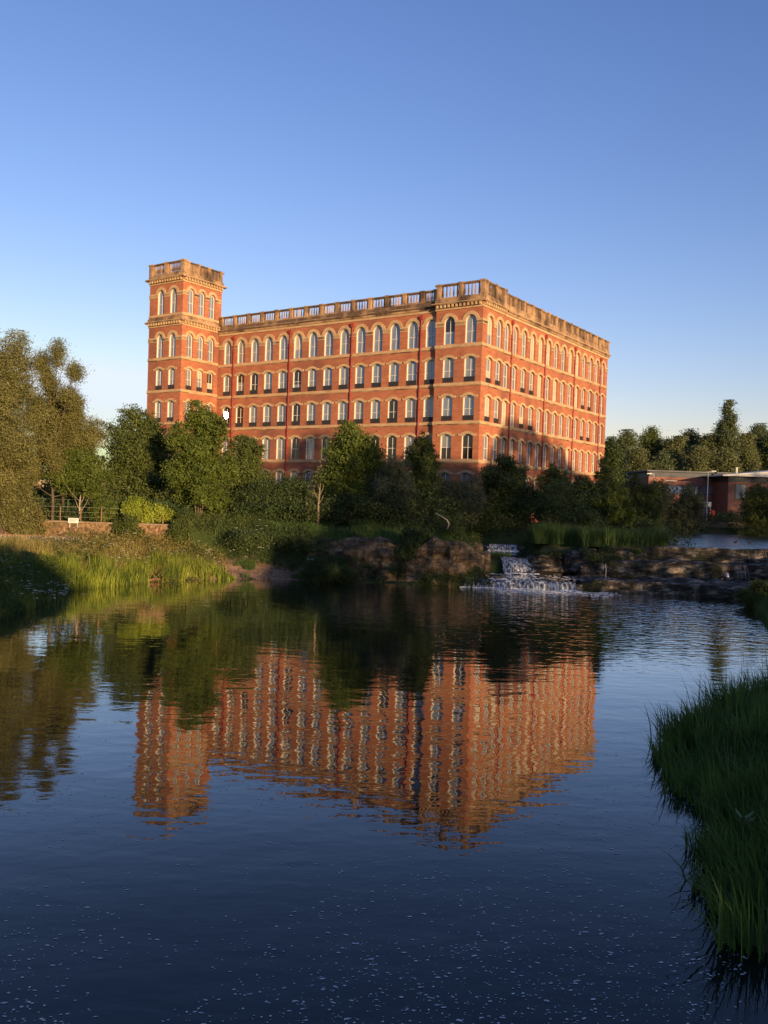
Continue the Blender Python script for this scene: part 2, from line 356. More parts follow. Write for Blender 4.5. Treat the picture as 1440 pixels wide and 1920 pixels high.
def strings(T, x0, x1, rows, cols, w, ext0=0, ext1=0, arch0=True):
    """stone bands and hood moulds for each storey of one wall face"""
    for s, h, arch in rows:
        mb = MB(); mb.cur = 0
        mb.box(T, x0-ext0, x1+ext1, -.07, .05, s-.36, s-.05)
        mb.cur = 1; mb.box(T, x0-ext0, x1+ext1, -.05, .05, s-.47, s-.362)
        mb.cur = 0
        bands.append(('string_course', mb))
        hb = MB(); r = w/2; o = outline(w, h, arch, 12)[1:-1]
        t = .40 if arch == 'round' else .30
        for c in cols:
            cz = s+h-r if arch == 'round' else s+h-2.2
            outer = []
            for x, z in o:
                d = Vector((x, z-(cz-s))); d = d.normalized()*(d.length+t); outer.append((d.x, d.y+cz-s))
            for i in range(len(o)-1):
                P = [(c+o[i][0]*1.0, s+o[i][1]+.01), (c+o[i+1][0], s+o[i+1][1]+.01), (c+outer[i+1][0], s+outer[i+1][1]), (c+outer[i][0], s+outer[i][1])]
                hb.face([T(x,-.09,z) for x, z in P])
                hb.face([T(P[2][0],-.09,P[2][1]), T(P[2][0],.03,P[2][1]), T(P[3][0],.03,P[3][1]), T(P[3][0],-.09,P[3][1])])
                hb.face([T(P[0][0],-.09,P[0][1]), T(P[0][0],.05,P[0][1]), T(P[1][0],.05,P[1][1]), T(P[1][0],-.09,P[1][1])])
            zs = s+o[0][1]
            if arch != 'round':                          # short level returns at the springing, tied by a thin course
                for sg in (-1, 1):
                    xa, xb_ = sorted((c+sg*(r+.02), c+sg*(r+.42)))
                    hb.box(T, xa, xb_, -.085, .05, zs+.0, zs+.26)
            if c != cols[0]:
                pc = cols[list(cols).index(c)-1]; hb.cur = 1; hb.box(T, pc+r+.40, c-r-.40, -.03, .05, zs+.06, zs+.2); hb.cur = 0
        if arch == 'round':                              # level band between the round heads
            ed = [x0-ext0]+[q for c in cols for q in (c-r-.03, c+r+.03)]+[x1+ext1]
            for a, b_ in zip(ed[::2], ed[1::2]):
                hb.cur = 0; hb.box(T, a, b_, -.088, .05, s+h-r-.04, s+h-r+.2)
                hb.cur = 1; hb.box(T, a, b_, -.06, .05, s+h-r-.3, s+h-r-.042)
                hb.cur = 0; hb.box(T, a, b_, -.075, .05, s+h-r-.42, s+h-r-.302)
        bands.append(('hood_mould', hb))
rows_main = [(SILL[k], *row_geom(k)) for k in range(5)]
WW = 1.5
Lmain = [-(7.256+2.603*i) for i in range(14)][::-1]
Lpav = [-4.41, -1.53]
Rpav = [1.9, 4.25]; Rmain = [6.55, 8.85, 11.4, 13.9, 16.4, 18.85, 21.35, 23.85, 26.4, 28.9, 31.4, 33.9, 36.4, 38.85]
ZW = 30.0
facade(wall, FLm, -LLEN-.15, -6.25, Lmain, rows_main, ZW, ZB, WW)
facade(wall, FL, -6.25, 0, Lpav, rows_main, ZW, ZB, WW)
facade(wall, FR, 0, 5.5, Rpav, rows_main, ZW, ZB, WW, .3)
facade(wall, FRm, 5.5, RLEN, Rmain, rows_main, ZW, ZB, WW, .3)
wall.face([FL(-6.25,0,ZB), FL(-6.25,0,ZW), FL(-6.25,.5,ZW), FL(-6.25,.5,ZB)])
wall.face([FR(5.5,0,ZB), FR(5.5,.14,ZB), FR(5.5,.14,ZW), FR(5.5,0,ZW)])
back = [C+RD*RLEN+LD*.14, C+RD*RLEN+LD*TA1, C+LD*TA1+RD*.5]
for p, q in zip(back, back[1:]): wall.face([(p.x,p.y,ZB), (q.x,q.y,ZB), (q.x,q.y,ZW), (p.x,p.y,ZW)])
strings(FLm, -LLEN, -6.25, rows_main, Lmain, WW)
strings(FL, -6.25, 0, rows_main, Lpav, WW, .07, .07)
strings(FR, 0, 5.5, rows_main, Rpav, WW, 0, .07)
strings(FRm, 5.57, RLEN, rows_main, Rmain, WW)
# tower
TS = .3
rows_t = [(31.75, 3.4, 'round')]+[(SILL[k]+TS, *row_geom(k)) for k in range(5)]
Tcols = [-47.52, -44.95]; TRcols = [1.5, 3.5, 5.5]
TW, TRW = 1.36, 1.16
ZT = 36.2
facade(wall, FT, -TA1, -TA0, Tcols, rows_t, ZT, ZB, TW)
facade(wall, FTR, 0, FTRL, TRcols, rows_t, ZT, ZB, TRW, .3)
tb = [C+LD*TA0+RD*.9, C+LD*TA1+RD*.9, C+LD*TA1+RD*TOFF]
for p, q in zip(tb, tb[1:]): wall.face([(p.x,p.y,ZB), (q.x,q.y,ZB), (q.x,q.y,ZT), (p.x,p.y,ZT)])
strings(FT, -TA1, -TA0, rows_t, Tcols, TW, .07, .07)
strings(FTR, 0, FTRL, rows_t, TRcols, TRW)
wall.build('wall', [M['brick'], M['reveal']], mill)
for nm, mb in bands: mb.build(nm, [M['stone'], M['stone_dark']], mill)
# roof decks
mb = MB(); mb.face([(*p.xy, 30.2) for p in (C+RD*.6+LD*.2, C+RD*.6+LD*TA1, C+RD*(RLEN-.1)+LD*TA1, C+RD*(RLEN-.1)+LD*.2)][::-1])
mb.build('roof', M['roof'], mill)
mb = MB(); mb.face([(*p.xy, 37.0) for p in (TI, TI+LD*(TA1-TA0), TI+LD*(TA1-TA0)+RD*FTRL, TI+RD*FTRL)])
mb.build('roof', M['roof'], mill)

def cornice(T, x0, x1, z0, e0, e1, mod, top_proj=.5, hgt=.62, dark=0):
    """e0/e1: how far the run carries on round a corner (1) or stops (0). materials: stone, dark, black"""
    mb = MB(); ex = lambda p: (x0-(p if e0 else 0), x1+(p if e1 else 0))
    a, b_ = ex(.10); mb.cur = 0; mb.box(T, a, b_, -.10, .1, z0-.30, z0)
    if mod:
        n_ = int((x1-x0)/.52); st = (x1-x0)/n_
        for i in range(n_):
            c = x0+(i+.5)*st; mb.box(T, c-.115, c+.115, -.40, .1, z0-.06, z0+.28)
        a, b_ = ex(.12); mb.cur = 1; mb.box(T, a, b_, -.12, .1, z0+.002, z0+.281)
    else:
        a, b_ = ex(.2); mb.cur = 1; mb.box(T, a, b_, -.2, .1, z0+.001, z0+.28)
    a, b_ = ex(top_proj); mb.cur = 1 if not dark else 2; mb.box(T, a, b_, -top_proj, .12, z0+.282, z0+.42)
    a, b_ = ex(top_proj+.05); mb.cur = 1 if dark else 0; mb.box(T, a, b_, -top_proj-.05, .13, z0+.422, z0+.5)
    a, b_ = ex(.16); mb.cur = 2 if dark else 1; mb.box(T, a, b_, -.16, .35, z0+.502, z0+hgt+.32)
    return mb.build('cornice', [M['stone'], M['stone_dark'], M['stone_black']], mill)
def balustrade(T, x0, x1, piers, z0, z1, e0=0, e1=0, nb=5, solid=False, pw=.28, y0=0.0):
    mb = MB(); mats = [M['stone_dark'], M['stone_black']]
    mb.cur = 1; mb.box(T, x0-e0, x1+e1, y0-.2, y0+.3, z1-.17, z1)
    mb.cur = 0; mb.box(T, x0-e0*.6, x1+e1*.6, y0-.12, y0+.22, z0, z0+.12)
    if not solid: mb.box(T, x0-e0*.5, x1+e1*.5, y0-.06, y0+.16, z0+.122, z0+.24); mb.box(T, x0-e0*.5, x1+e1*.5, y0-.08, y0+.18, z1-.23, z1-.172)
    ends = piers
    for a, b_ in zip(ends, ends[1:]):
        u0, u1 = a+pw, b_-pw
        if solid:
            mb.cur = 1; mb.box(T, u0-.05, u1+.05, y0+.0, y0+.14, z0+.121, z1-.171)
        for i in range(nb):
            c = u0+(u1-u0)*(i+.5)/nb; mb.cur = 1 if random.random() < .45 else 0
            hh = z1-z0-.3
            if solid:
                mb.box(T, c-.06, c+.06, y0-.06, y0-.001, z0+.122, z1-.172)
            else:
                P = [T(c, y0+.05, z0+.12+hh*t) for t in (0,.12,.3,.55,.8,1)]
                mb.tube(P, [.1,.075,.12,.095,.07,.1], 6, False)
    o = mb.build('balustrade', mats, mill)
    for i, x in enumerate(piers):
        pm = MB(); pm.cur = 0
        pm.box(T, x-pw+.003, x+pw-.003, y0-.16, y0+.26, z0-.02, z1-.172)
        pm.box(T, x-pw*.6, x+pw*.6, y0-.2, y0-.161, z0+.25, z1-.35)
        pm.box(T, x-pw-.06, x+pw+.06, y0-.25, y0+.34, z1-.168, z1+.06)
        pm.build('pier', [M['stone_dark']], o)
    return o
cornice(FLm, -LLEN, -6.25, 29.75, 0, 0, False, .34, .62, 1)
cornice(FL, -6.25, 0, 29.75, 1, 1, True, .45)
cornice(FR, 0, 5.5, 29.75, 0, 1, True, .45)
cornice(FRm, 5.95, RLEN, 29.75, 0, 1, False, .34)
cornice(FT, -TA1, -TA0, 36.2, 1, 1, True, .5)
cornice(FTR, 0, FTRL, 36.2, 0, 1, True, .5)
cornice(FT, -TA1, -TA0, 30.25, 1, 1, True, .45, .62)
cornice(FTR, 0, FTRL-.4, 30.25, 0, 0, True, .45, .62)
pl = [-(8.56+2.603*i) for i in range(14)][::-1]
balustrade(FLm, -LLEN+.1, -6.25, [-LLEN+.4]+pl+[-6.6], 30.72, 32.15, nb=5)
balustrade(FL, -6.25, 0, [-5.95, -3.0, -.12], 30.72, 32.5, .2, .2, nb=5)
balustrade(FR, .30, 5.5, [.56, 2.95, 5.2], 30.72, 32.5, 0, .2, nb=5)
balustrade(FRm, 5.72, RLEN, [6.0+i*2.47 for i in range(14)]+[RLEN-.3], 30.72, 32.2, 0, .2, nb=6)
balustrade(FT, -TA1, -TA0, [-TA1+.28, -46.45, -TA0-.12], 37.13, 38.8, .2, .2, nb=8, pw=.4)
balustrade(FTR, .3, FTRL, [.7, 2.6, 4.6, FTRL-.35], 37.13, 38.7, 0, .2, nb=5, solid=True)
for (T, xs_, y) in ((FLm, [-8.56, -18.97, -29.38, -39.79], -.15), (FRm, [7.7, 17.62, 27.65, 37.62], -.13)):
    for x in xs_:
        mb = MB(); mb.tube([T(x, y, 29.1), T(x, y, 20), T(x, y, 10), T(x, y, 2)], .085, 8)
        mb.box(T, x-.19, x+.19, y-.14, y+.14, 28.75, 29.25)
        for z in (26.9, 24.6, 22.4, 20.1, 17.9, 15.6, 13.4, 11.1, 8.9): mb.box(T, x-.13, x+.13, y-.09, y+.13, z, z+.1)
        mb.build('drainpipe', M['pipe'], mill)
# windows
def win_meshes(w, h, arch, deep=True, bl=0):
    jd = .2 if deep else .06
    o = outline(w-.02, h-.01, arch); inn = []
    cx, cz = 0, h*.5
    t = .035 if deep else .1
    sx, sz = (w-2*t)/w, (h-2*t)/h
    inn = [(x*sx, cz+(z-cz)*sz) for x, z in o]
    fr = MB(); n_ = len(o)
    for i in range(n_):
        j = (i+1) % n_
        fr.face([(o[i][0],.0,o[i][1]), (inn[i][0],.0,inn[i][1]), (inn[j][0],.0,inn[j][1]), (o[j][0],.0,o[j][1])][::-1])
        fr.face([(inn[i][0],.0,inn[i][1]), (inn[i][0],jd,inn[i][1]), (inn[j][0],jd,inn[j][1]), (inn[j][0],.0,inn[j][1])][::-1])
    fr.box(ID, -.024, .024, jd-.05, jd+.01, t, h-.08)
    zt = h*(.42 if arch == 'round' else .47)
    fr.box(ID, -w/2+.08, w/2-.08, jd-.055, jd+.011, zt-.03, zt+.03)
    pn = MB(); zc = h*(0, .47, .62, .35)[bl]
    if bl:
        up_ = [(x, z) for x, z in inn if z > zc]; xl_, xr_ = inn[0][0], inn[-1][0]
        pn.face([(x, jd-.01, z) for x, z in [inn[0], (xl_, zc), (xr_, zc), inn[-1]]][::-1]); pn.cur = 1
        pn.face([(x, jd-.01, z) for x, z in [(xl_, zc)]+up_+[(xr_, zc)]][::-1])
    else: pn.face([(x, jd-.01, z) for x, z in inn][::-1])
    return fr, pn
def rail_mesh(w):
    rl = MB(); hh = .6
    rl.box(ID, -w/2+.02, w/2-.02, -.12, -.07, hh-.06, hh); rl.box(ID, -w/2+.02, w/2-.02, -.12, -.07, .04, .09)
    rl.box(ID, -w/2+.03, w/2-.03, -.085, -.075, .091, hh-.061)
    for i in range(12):
        c = -w/2+.06+(w-.12)*i/11; rl.box(ID, c-.014, c+.014, -.11, -.086, .091, hh-.061)
    return rl
def addwins(T, yaw, cols, rows, w, first_visible, face):
    for k, (s, h, arch) in enumerate(rows):
        for i, c in enumerate(cols): wins.append(dict(T=T, yaw=yaw, x=c, s=s, w=w, h=h, arch=arch, k=k, i=i, n=len(cols), face=face))
addwins(FLm, yawL, Lmain, rows_main, WW, 0, 'L'); addwins(FL, yawL, Lpav, rows_main, WW, 0, 'P')
addwins(FR, yawR, Rpav, rows_main, WW, 0, 'RP'); addwins(FRm, yawR, Rmain, rows_main, WW, 0, 'R')
addwins(FT, yawL, Tcols, rows_t, TW, 0, 'T'); addwins(FTR, yawR, TRcols, rows_t, TRW, 0, 'TR')
rw = random.Random(5)
for d in wins:
    d['deep'] = d['face'] in 'LPT'
    p = Vector(d['T'](d['x'], .10 if d['deep'] else .24, d['s'])); d['p'] = p
    view = Vector((p.x, p.y, 0)); nrm = RD if d['face'] in 'LPT' else LD
    d['a'] = d['w']*d['h']*abs(view.normalized().dot(nrm))/view.length_squared
    kk = d['k']-(1 if d['face'] in ('T','TR') else 0)
    d['kk'] = kk
    if kk >= 4: d['a'] *= .02
    elif kk == 3: d['a'] *= .75 if d['face'] in ('P','RP','R') else .3
    f = d['face']
    d['rail'] = (kk in (1, 2)) and (f in ('L','P','T','TR') or f == 'RP' or (f == 'R' and d['i'] in ((2,3,10,11) if kk == 1 else (2,3,10,11))))
    u = rw.random()
    if f in ('R','RP','TR'): d['m'] = 'pane_cream' if u < .2 else ('pane_blind' if u < .55 else 'pane')
    elif kk == 3: d['m'] = 'pane_blind' if u < .4 else 'pane_dark'
    elif f == 'L' and d['i'] == 13 and kk in (1, 2): d['m'] = 'pane_blind'
    elif f == 'L' and d['i'] < 3: d['m'] = 'pane_dark' if u < .5 else 'pane_blind'
    else: d['m'] = 'pane' if u < .74 else ('pane_blind' if u < .95 else 'pane_dark')
for d in wins:
    d['bl'] = rw.choice((1,2,3)) if rw.random() < .3 else 0
    d['m2'] = rw.choice(('pane_blind','pane_cream','pane_dark','pane_blind')) if d['kk'] < 3 else rw.choice(('pane_blind','pane'))
wins.sort(key=lambda d: -d['a'])
cache = {}
rest = MB(); rest_m = ['white', 'pane', 'pane_blind', 'pane_dark', 'pane_cream', 'rail']
for n_, d in enumerate(wins):
    if n_ < 100:
        key = (d['w'], d['h'], d['arch'], d['deep'])
        if key not in cache:
            fr, pn = win_meshes(*key); cache[key] = fr.mesh('window', M['white'])
        pk = key+(d['m'], d['bl'], d['m2'] if d['bl'] else '')
        if pk not in cache: cache[pk] = win_meshes(*key, d['bl'])[1].mesh('pane', [M[d['m']], M[d['m2']]])
        o = link('window', cache[key], mill, d['p']-mill.location); o.rotation_euler = (0, 0, d['yaw'])
        link('pane', cache[pk], o)
        if d['face'] == 'L' and d['i'] == 0 and d['k'] == 2:      # added oval pane, tilted to mirror the sun into the camera
            cp_ = Vector(d['T'](d['x']+.12, -.12, d['s']+1.75))
            tc_ = (Vector((0,0,H))-cp_).normalized(); ts_ = Vector((math.sin(SUN_AZ)*math.cos(SUN_EL), math.cos(SUN_AZ)*math.cos(SUN_EL), math.sin(SUN_EL)))
            nb = (tc_+ts_).normalized(); ax_ = Vector((0,0,1)).cross(nb).normalized(); uz = nb.cross(ax_)
            P4 = [cp_+ax_*math.cos(t_*math.pi/8)*.3+uz*math.sin(t_*math.pi/8)*.52 for t_ in range(16)]
            cm = MB(); cm.face(P4); cm.face([p_-nb*.04 for p_ in P4][::-1]); cm.v = [tuple(v_) for v_ in cm.v]
            for i_ in range(16): cm.face([P4[(i_+1) % 16], P4[i_], P4[i_]-nb*.04, P4[(i_+1) % 16]-nb*.04])
            R0 = Matrix.Rotation(-d['yaw'], 4, 'Z'); cm.v = [tuple(R0 @ (Vector(v_)-d['p'])) for v_ in cm.v]
            link('glint_mirror', cm.mesh('glint_mirror', M['pane']), o)
        if d['rail']:
            rk = ('rail', d['w'])
            if rk not in cache: cache[rk] = rail_mesh(d['w']).mesh('railing', M['rail'])
            link('railing', cache[rk], o)
    else:
        fr, pn = win_meshes(d['w'], d['h'], d['arch'], d['deep']); cs, sn = math.cos(d['yaw']), math.sin(d['yaw']); p = d['p']
        for src, mi in ((fr, 0), (pn, rest_m.index(d['m'])))+(((rail_mesh(d['w']), 5),) if d['rail'] else ()):
            i = len(rest.v); rest.v += [(p.x+x*cs-y*sn, p.y+x*sn+y*cs, p.z+z) for x, y, z in src.v]
            rest.f += [tuple(i+q for q in f) for f in src.f]; rest.m += [mi]*len(src.f)
tag(rest.build('window', [M[k] for k in rest_m], mill), kind='stuff')

# ------------------------------------------------------------------ vegetation
def leaves(P, size, out, rng, aspect=.55, flat_=.5, hang=0.0):
    """one four-cornered leaf per point; returns V, F, tint"""
    n = len(P)
    size = size*rng.uniform(.65, 1.35, n)[:,None]
    nr = out*flat_+rng.normal(0, 1, (n,3)); nr /= np.linalg.norm(nr, axis=1, keepdims=True)+1e-9
    ax = rng.normal(0, 1, (n,3)); ax[:,2] -= hang*2.5
    ax -= nr*(ax*nr).sum(1, keepdims=True); ax /= np.linalg.norm(ax, axis=1, keepdims=True)+1e-9
    sd = np.cross(nr, ax)
    a = P-ax*size*.5; b = P+sd*size*aspect*.5-ax*size*.05+nr*size*.06; c = P+ax*size*.5; d = P-sd*size*aspect*.5-ax*size*.05+nr*size*.06
    V = np.stack([a, b, c, d], 1).reshape(-1, 3); F = np.arange(n*4).reshape(-1, 4)
    return V, F, np.repeat(rng.random(n), 4)
LM = {
 'olive': leaf_mat('willow_leaves', (.1,.1,.028), (.28,.255,.085), (.36,.33,.14), .3, .6),
 'grey': leaf_mat('grey_willow_leaves', (.055,.066,.034), (.125,.14,.075), None, .3),
 'green': leaf_mat('green_leaves', (.06,.088,.016), (.17,.21,.036), (.22,.25,.06), .38),
 'mid': leaf_mat('mid_green_leaves', (.055,.078,.018), (.14,.168,.042), None, .33),
 'dark': leaf_mat('dark_leaves', (.03,.05,.015), (.08,.11,.032), None, .28),
 'yellow': leaf_mat('yellow_green_leaves', (.15,.2,.022), (.36,.4,.05), None, .4),
 'gold': leaf_mat('ripe_weed_leaves', (.15,.12,.03), (.42,.34,.1), (.5,.4,.2), .4, .9),
 'birch': leaf_mat('birch_leaves', (.085,.1,.035), (.19,.2,.08), None, .35),
 'far': leaf_mat('far_leaves', (.065,.085,.035), (.14,.165,.07), None, .3),
}
def crown_points(rng, lobes, n, per=26, sig=.34, shell=.62):
    """leaf clumps spread through a set of ellipsoidal boughs, mostly near their outsides, leaving gaps"""
    vol = np.array([l[3]*l[4]*l[5] for l in lobes])**.75; vol /= vol.sum()
    P, O = [], []
    for l, w_ in zip(lobes, vol):
        m = max(3, int(n*w_/per))
        d = rng.normal(0, 1, (m,3)); d /= np.linalg.norm(d, axis=1, keepdims=True)
        r_ = shell+(1-shell)*rng.random(m)**.8; r_ = np.where(rng.random(m) < .22, rng.random(m)*.7, r_)*(1+rng.normal(0, .09, m))
        c = np.array(l[:3])+d*r_[:,None]*np.array(l[3:6])
        k = rng.integers(int(per*.5), int(per*1.5), m)
        pc = np.repeat(c, k, 0); dc = np.repeat(d, k, 0)
        s = sig*rng.uniform(.6, 1.5, m); s = np.repeat(s, k)[:,None]
        P.append(pc+rng.normal(0, 1, pc.shape)*s*np.array([1,1,.75])); O.append(dc)
    return np.concatenate(P), np.concatenate(O)
def tree(name, label, cat, group, base, h, rx, kind='broad', m='mid', leaf=.2, n=9000, seed=0, ry=None, low=.22, bark='bark', trunk=None, lean=0.0, stems=1, tr_r=None, hang=0.0, aspect=.55, sig=None):
    rng = np.random.default_rng(seed+100); pr = random.Random(seed)
    ry = ry or rx; base = Vector(base)
    root = empty(name, base, label, cat, group)
    lobes = []; cz0 = h*low; ch = h-cz0
    if kind == 'broad':
        nl = 13
        for i in range(nl):
            t = (i+.5)/nl; z = cz0+ch*(.12+.80*t)
            env = math.sin(math.pi*min(1, (.18+.82*t)**.8*.95))**.7
            a = i*2.4+pr.random()*.9; q = env*pr.uniform(.35, .72)
            s = pr.uniform(.26, .46)
            lobes.append((math.cos(a)*rx*q+lean*t*rx, math.sin(a)*ry*q, z, rx*s*(.7+.5*env), ry*s*(.7+.5*env), ch*pr.uniform(.10,.17)))
        lobes.append((lean*rx*.5, 0, cz0+ch*.45, rx*.55, ry*.55, ch*.33))
    elif kind == 'willow':
        for i in range(22):
            t = (i+.5)/22; a = i*2.4+pr.random(); env = (.55+.55*math.sin(math.pi*min(1,t*.95)))*(1-.5*t**3)
            q = env*pr.uniform(.3, .85)
            lobes.append((math.cos(a)*rx*q+lean*t*rx, math.sin(a)*ry*q, cz0+ch*(.06+.86*t), rx*pr.uniform(.2,.36), ry*pr.uniform(.2,.36), ch*pr.uniform(.08,.15)))
        lobes.append((0, 0, cz0+ch*.36, rx*.45, ry*.45, ch*.3))
    elif kind == 'airy':
        for i in range(16):
            t = (i+.5)/16; a = i*2.4+pr.random(); q = pr.uniform(.2, .95)*(1-.45*t)
            lobes.append((math.cos(a)*rx*q+lean*t*rx, math.sin(a)*ry*q, cz0+ch*(.05+.9*t), rx*pr.uniform(.14,.26), ry*pr.uniform(.14,.26), ch*pr.uniform(.05,.10)))
    elif kind == 'column':
        for i in range(14):
            t = (i+.5)/14; env = math.sin(math.pi*(.12+.83*t))**.8*(1-.35*t); a = i*2.4; q = env*.45
            lobes.append((math.cos(a)*rx*q, math.sin(a)*ry*q, cz0+ch*t, rx*.52*env+.1, ry*.52*env+.1, ch*.085))
    elif kind == 'cone':
        for i in range(15):
            t = (i+.5)/15; env = (1-t)**.75+.05; a = i*2.4; q = env*.5
            lobes.append((math.cos(a)*rx*q, math.sin(a)*ry*q, cz0+ch*t*.97, rx*.55*env+.08, ry*.55*env+.08, ch*.08))
    elif kind == 'bush':
        for i in range(11):
            a = i*2.4+pr.random(); q = pr.uniform(.15, .7); z = h*pr.uniform(.3, .92)*(1-.3*q)
            lobes.append((math.cos(a)*rx*q, math.sin(a)*ry*q, z, rx*pr.uniform(.28,.42), ry*pr.uniform(.28,.42), h*pr.uniform(.16,.26)))
        lobes.append((0, 0, h*.38, rx*.7, ry*.7, h*.38))
    n = int(n*3.7); leaf *= .83
    sg = sig or max(.13, min(.4, rx*.062))
    P, O = crown_points(rng, lobes, n, sig=sg)
    P[:,2] = np.maximum(P[:,2], .05); P[:,2] = np.minimum(P[:,2], h*1.02)
    O = O+np.array([0,0,.35])
    V, Fq, tn = leaves(P, leaf, O, rng, aspect=aspect, hang=hang, flat_=1.1)
    link('crown', np_mesh('crown', V, Fq, LM[m], False, tn), root)
    # trunk and limbs
    tb_ = MB(); r0 = tr_r or max(.05, h*.016)
    stem_tops = []
    for sidx in range(stems):
        off = Vector((0,0,0)) if stems == 1 else Vector(((sidx-(stems-1)/2)*rx*.2+pr.uniform(-.1,.1), pr.uniform(-.2,.2)*rx*.5, 0))
        top = Vector((lean*rx*.7+off.x*2.2, off.y*2.0, h*.86)); ht = []
        for k in range(7):
            t = k/6; ht.append(off*(.12+1.1*t)+Vector((top.x-off.x, top.y-off.y, 0))*t*t+Vector((math.sin(t*5+seed+sidx)*.035*h*t, math.cos(t*4+seed)*.025*h*t, -.35+(top.z+.35)*t)))
        tb_.tube(ht, [r0*(1.25-1.12*k/6)/(1 if stems == 1 else 1.5) for k in range(7)], 7)
        stem_tops.append(ht)
    for li, l in enumerate(lobes):
        ht = stem_tops[li % stems]; t = max(.18, min(.85, l[2]/h-.22)); f = t*6; k = min(5, int(f))
        a = ht[k].lerp(ht[k+1], f-k); e = Vector(l[:3]); mid = a.lerp(e, .5)+Vector((0,0,-.03*h))
        tb_.tube([a, mid, e, e+Vector((0,0,l[5]*.6))], [r0*.38, r0*.26, r0*.15, r0*.04], 5)
        for j in range(5):
            th = pr.uniform(0, 6.28); e2 = e+Vector((math.cos(th)*l[3], math.sin(th)*l[4], pr.uniform(-.3,.9)*l[5]))*.85
            tb_.tube([mid.lerp(e, .6), e2], [r0*.13, r0*.03], 4, False)
    tb_.mesh
    link('trunk', tb_.mesh('trunk', M[bark], True), root)
    return root
def ptree(name, label, cat, group, x0, x1, ytop, depth, base_z=None, **k):
    """tree from the span it covers in the survey: left, right, top, at a distance"""
    a, b_ = D(x0, ytop, depth), D(x1, ytop, depth); cx = (a.x+b_.x)/2; rx = (b_.x-a.x)/2
    zt = (a.z+b_.z)/2; bz = gz(cx, depth) if base_z is None else base_z
    return tree(name, label, cat, group, (cx, depth, bz-.05), zt-bz, rx, **k)
GT = 'trees on the left bank'; GM = 'trees in front of the mill'; GH = 'trees on the hill behind the brick building'
ptree('willow_tree', 'huge olive gold willow at the left edge, its crown hanging over the stone wall', 'tree', GT, -95, 118, 622, 74, kind='willow', m='olive', leaf=.22, n=40000, seed=1, low=.02, aspect=.34, hang=.25, sig=.25, tr_r=.2)
ptree('willow_tree', 'airy olive willow with feathery open top, right of the huge golden willow', 'tree', GT, 42, 172, 642, 77, kind='airy', m='olive', leaf=.2, n=17000, seed=2, low=.16, aspect=.32, hang=.3, sig=.3, tr_r=.12)
ptree('willow_tree', 'lower golden brown willow filling the gap between the airy willow and the sycamores', 'tree', GT, 55, 195, 735, 80.5, kind='willow', m='olive', leaf=.21, n=26000, seed=3, low=.3, aspect=.34, hang=.25, sig=.25, tr_r=.12)
ptree('maple_tree', 'small green maple with a thin pale bare stem behind the stone wall', 'tree', GT, 92, 214, 838, 77.6, kind='broad', m='green', leaf=.2, n=6500, seed=4, low=.3, tr_r=.07, bark='bark_pale')
ptree('sycamore_tree', 'broad round topped sycamore covering the foot of the mill tower', 'tree', GT, 188, 338, 762, 90, kind='broad', m='mid', leaf=.27, n=15000, seed=5, low=.06)
ptree('sycamore_tree', 'tall pointed sycamore with several pale stems, just right of the yellow bush', 'tree', GT, 312, 445, 756, 82, kind='broad', m='green', leaf=.25, n=15000, seed=6, low=.04, stems=4, bark='bark_mid', tr_r=.06)
ptree('sycamore_tree', 'dark pointed tree between the multi stemmed sycamore and the mill wall', 'tree', GM, 402, 520, 815, 92, kind='broad', m='mid', leaf=.25, n=10000, seed=7, low=.06)
ptree('hawthorn_tree', 'low wide dark hawthorn just left of the dead bare stem', 'tree', GM, 440, 592, 884, 86, kind='bush', m='dark', leaf=.2, n=10000, seed=8)
ptree('sycamore_tree', 'green sycamore with a sunlit top in front of the middle of the long mill wall', 'tree', GM, 580, 742, 793, 86, kind='broad', m='green', leaf=.27, n=15000, seed=9, low=.05)
ptree('goat_willow', 'soft grey green goat willow right of the sunlit sycamore', 'tree', GM, 672, 800, 850, 83, kind='bush', m='grey', leaf=.22, n=11000, seed=10, aspect=.35)
ptree('alder_tree', 'slim pointed alder in front of the last drainpipe before the mill corner', 'tree', GM, 752, 842, 810, 88, kind='broad', m='mid', leaf=.24, n=8000, seed=11, low=.08)
ptree('goat_willow', 'wide dull grey goat willow hiding the foot of the mill corner', 'tree', GM, 786, 930, 866, 88.5, kind='bush', m='grey', leaf=.22, n=11000, seed=12, aspect=.35)
ptree('alder_tree', 'twin topped dark alder just right of the mill corner', 'tree', GM, 898, 1008, 852, 92, kind='broad', m='dark', leaf=.23, n=10000, seed=13, low=.06)
ptree('alder_tree', 'small upright alder in front of the middle of the right mill wall', 'tree', GM, 992, 1086, 868, 94, kind='broad', m='mid', leaf=.22, n=7000, seed=14, low=.08)
ptree('alder_tree', 'spreading dark alder above the tall grass by the weir', 'tree', GM, 1046, 1150, 893, 93, kind='broad', m='dark', leaf=.23, n=9000, seed=15, low=.04)
ptree('birch_tree', 'thin upright young birch against the right end of the mill', 'tree', GM, 1108, 1160, 853, 97, kind='column', m='mid', leaf=.2, n=4200, seed=16, low=.1)
ptree('hazel_bush', 'mid green hazel at the right end of the tall grass', 'bush', GM, 1112, 1190, 905, 91, kind='bush', m='green', leaf=.22, n=6000, seed=17)
ptree('yew_tree', 'black green rounded yew between the mill and the lamp post', 'tree', GM, 1160, 1248, 884, 104, kind='bush', m='dark', leaf=.2, n=10000, seed=18)
ptree('goat_willow', 'light tipped goat willow behind the yew, left of the brick building windows', 'tree', GM, 1212, 1262, 892, 118, kind='bush', m='birch', leaf=.22, n=5000, seed=19)
ptree('alder_bush', 'round dark alder bush on the far pool bank, left of the tall lamp post', 'bush', GM, 1245, 1325, 906, 126, kind='bush', m='grey', leaf=.26, n=8000, seed=20)
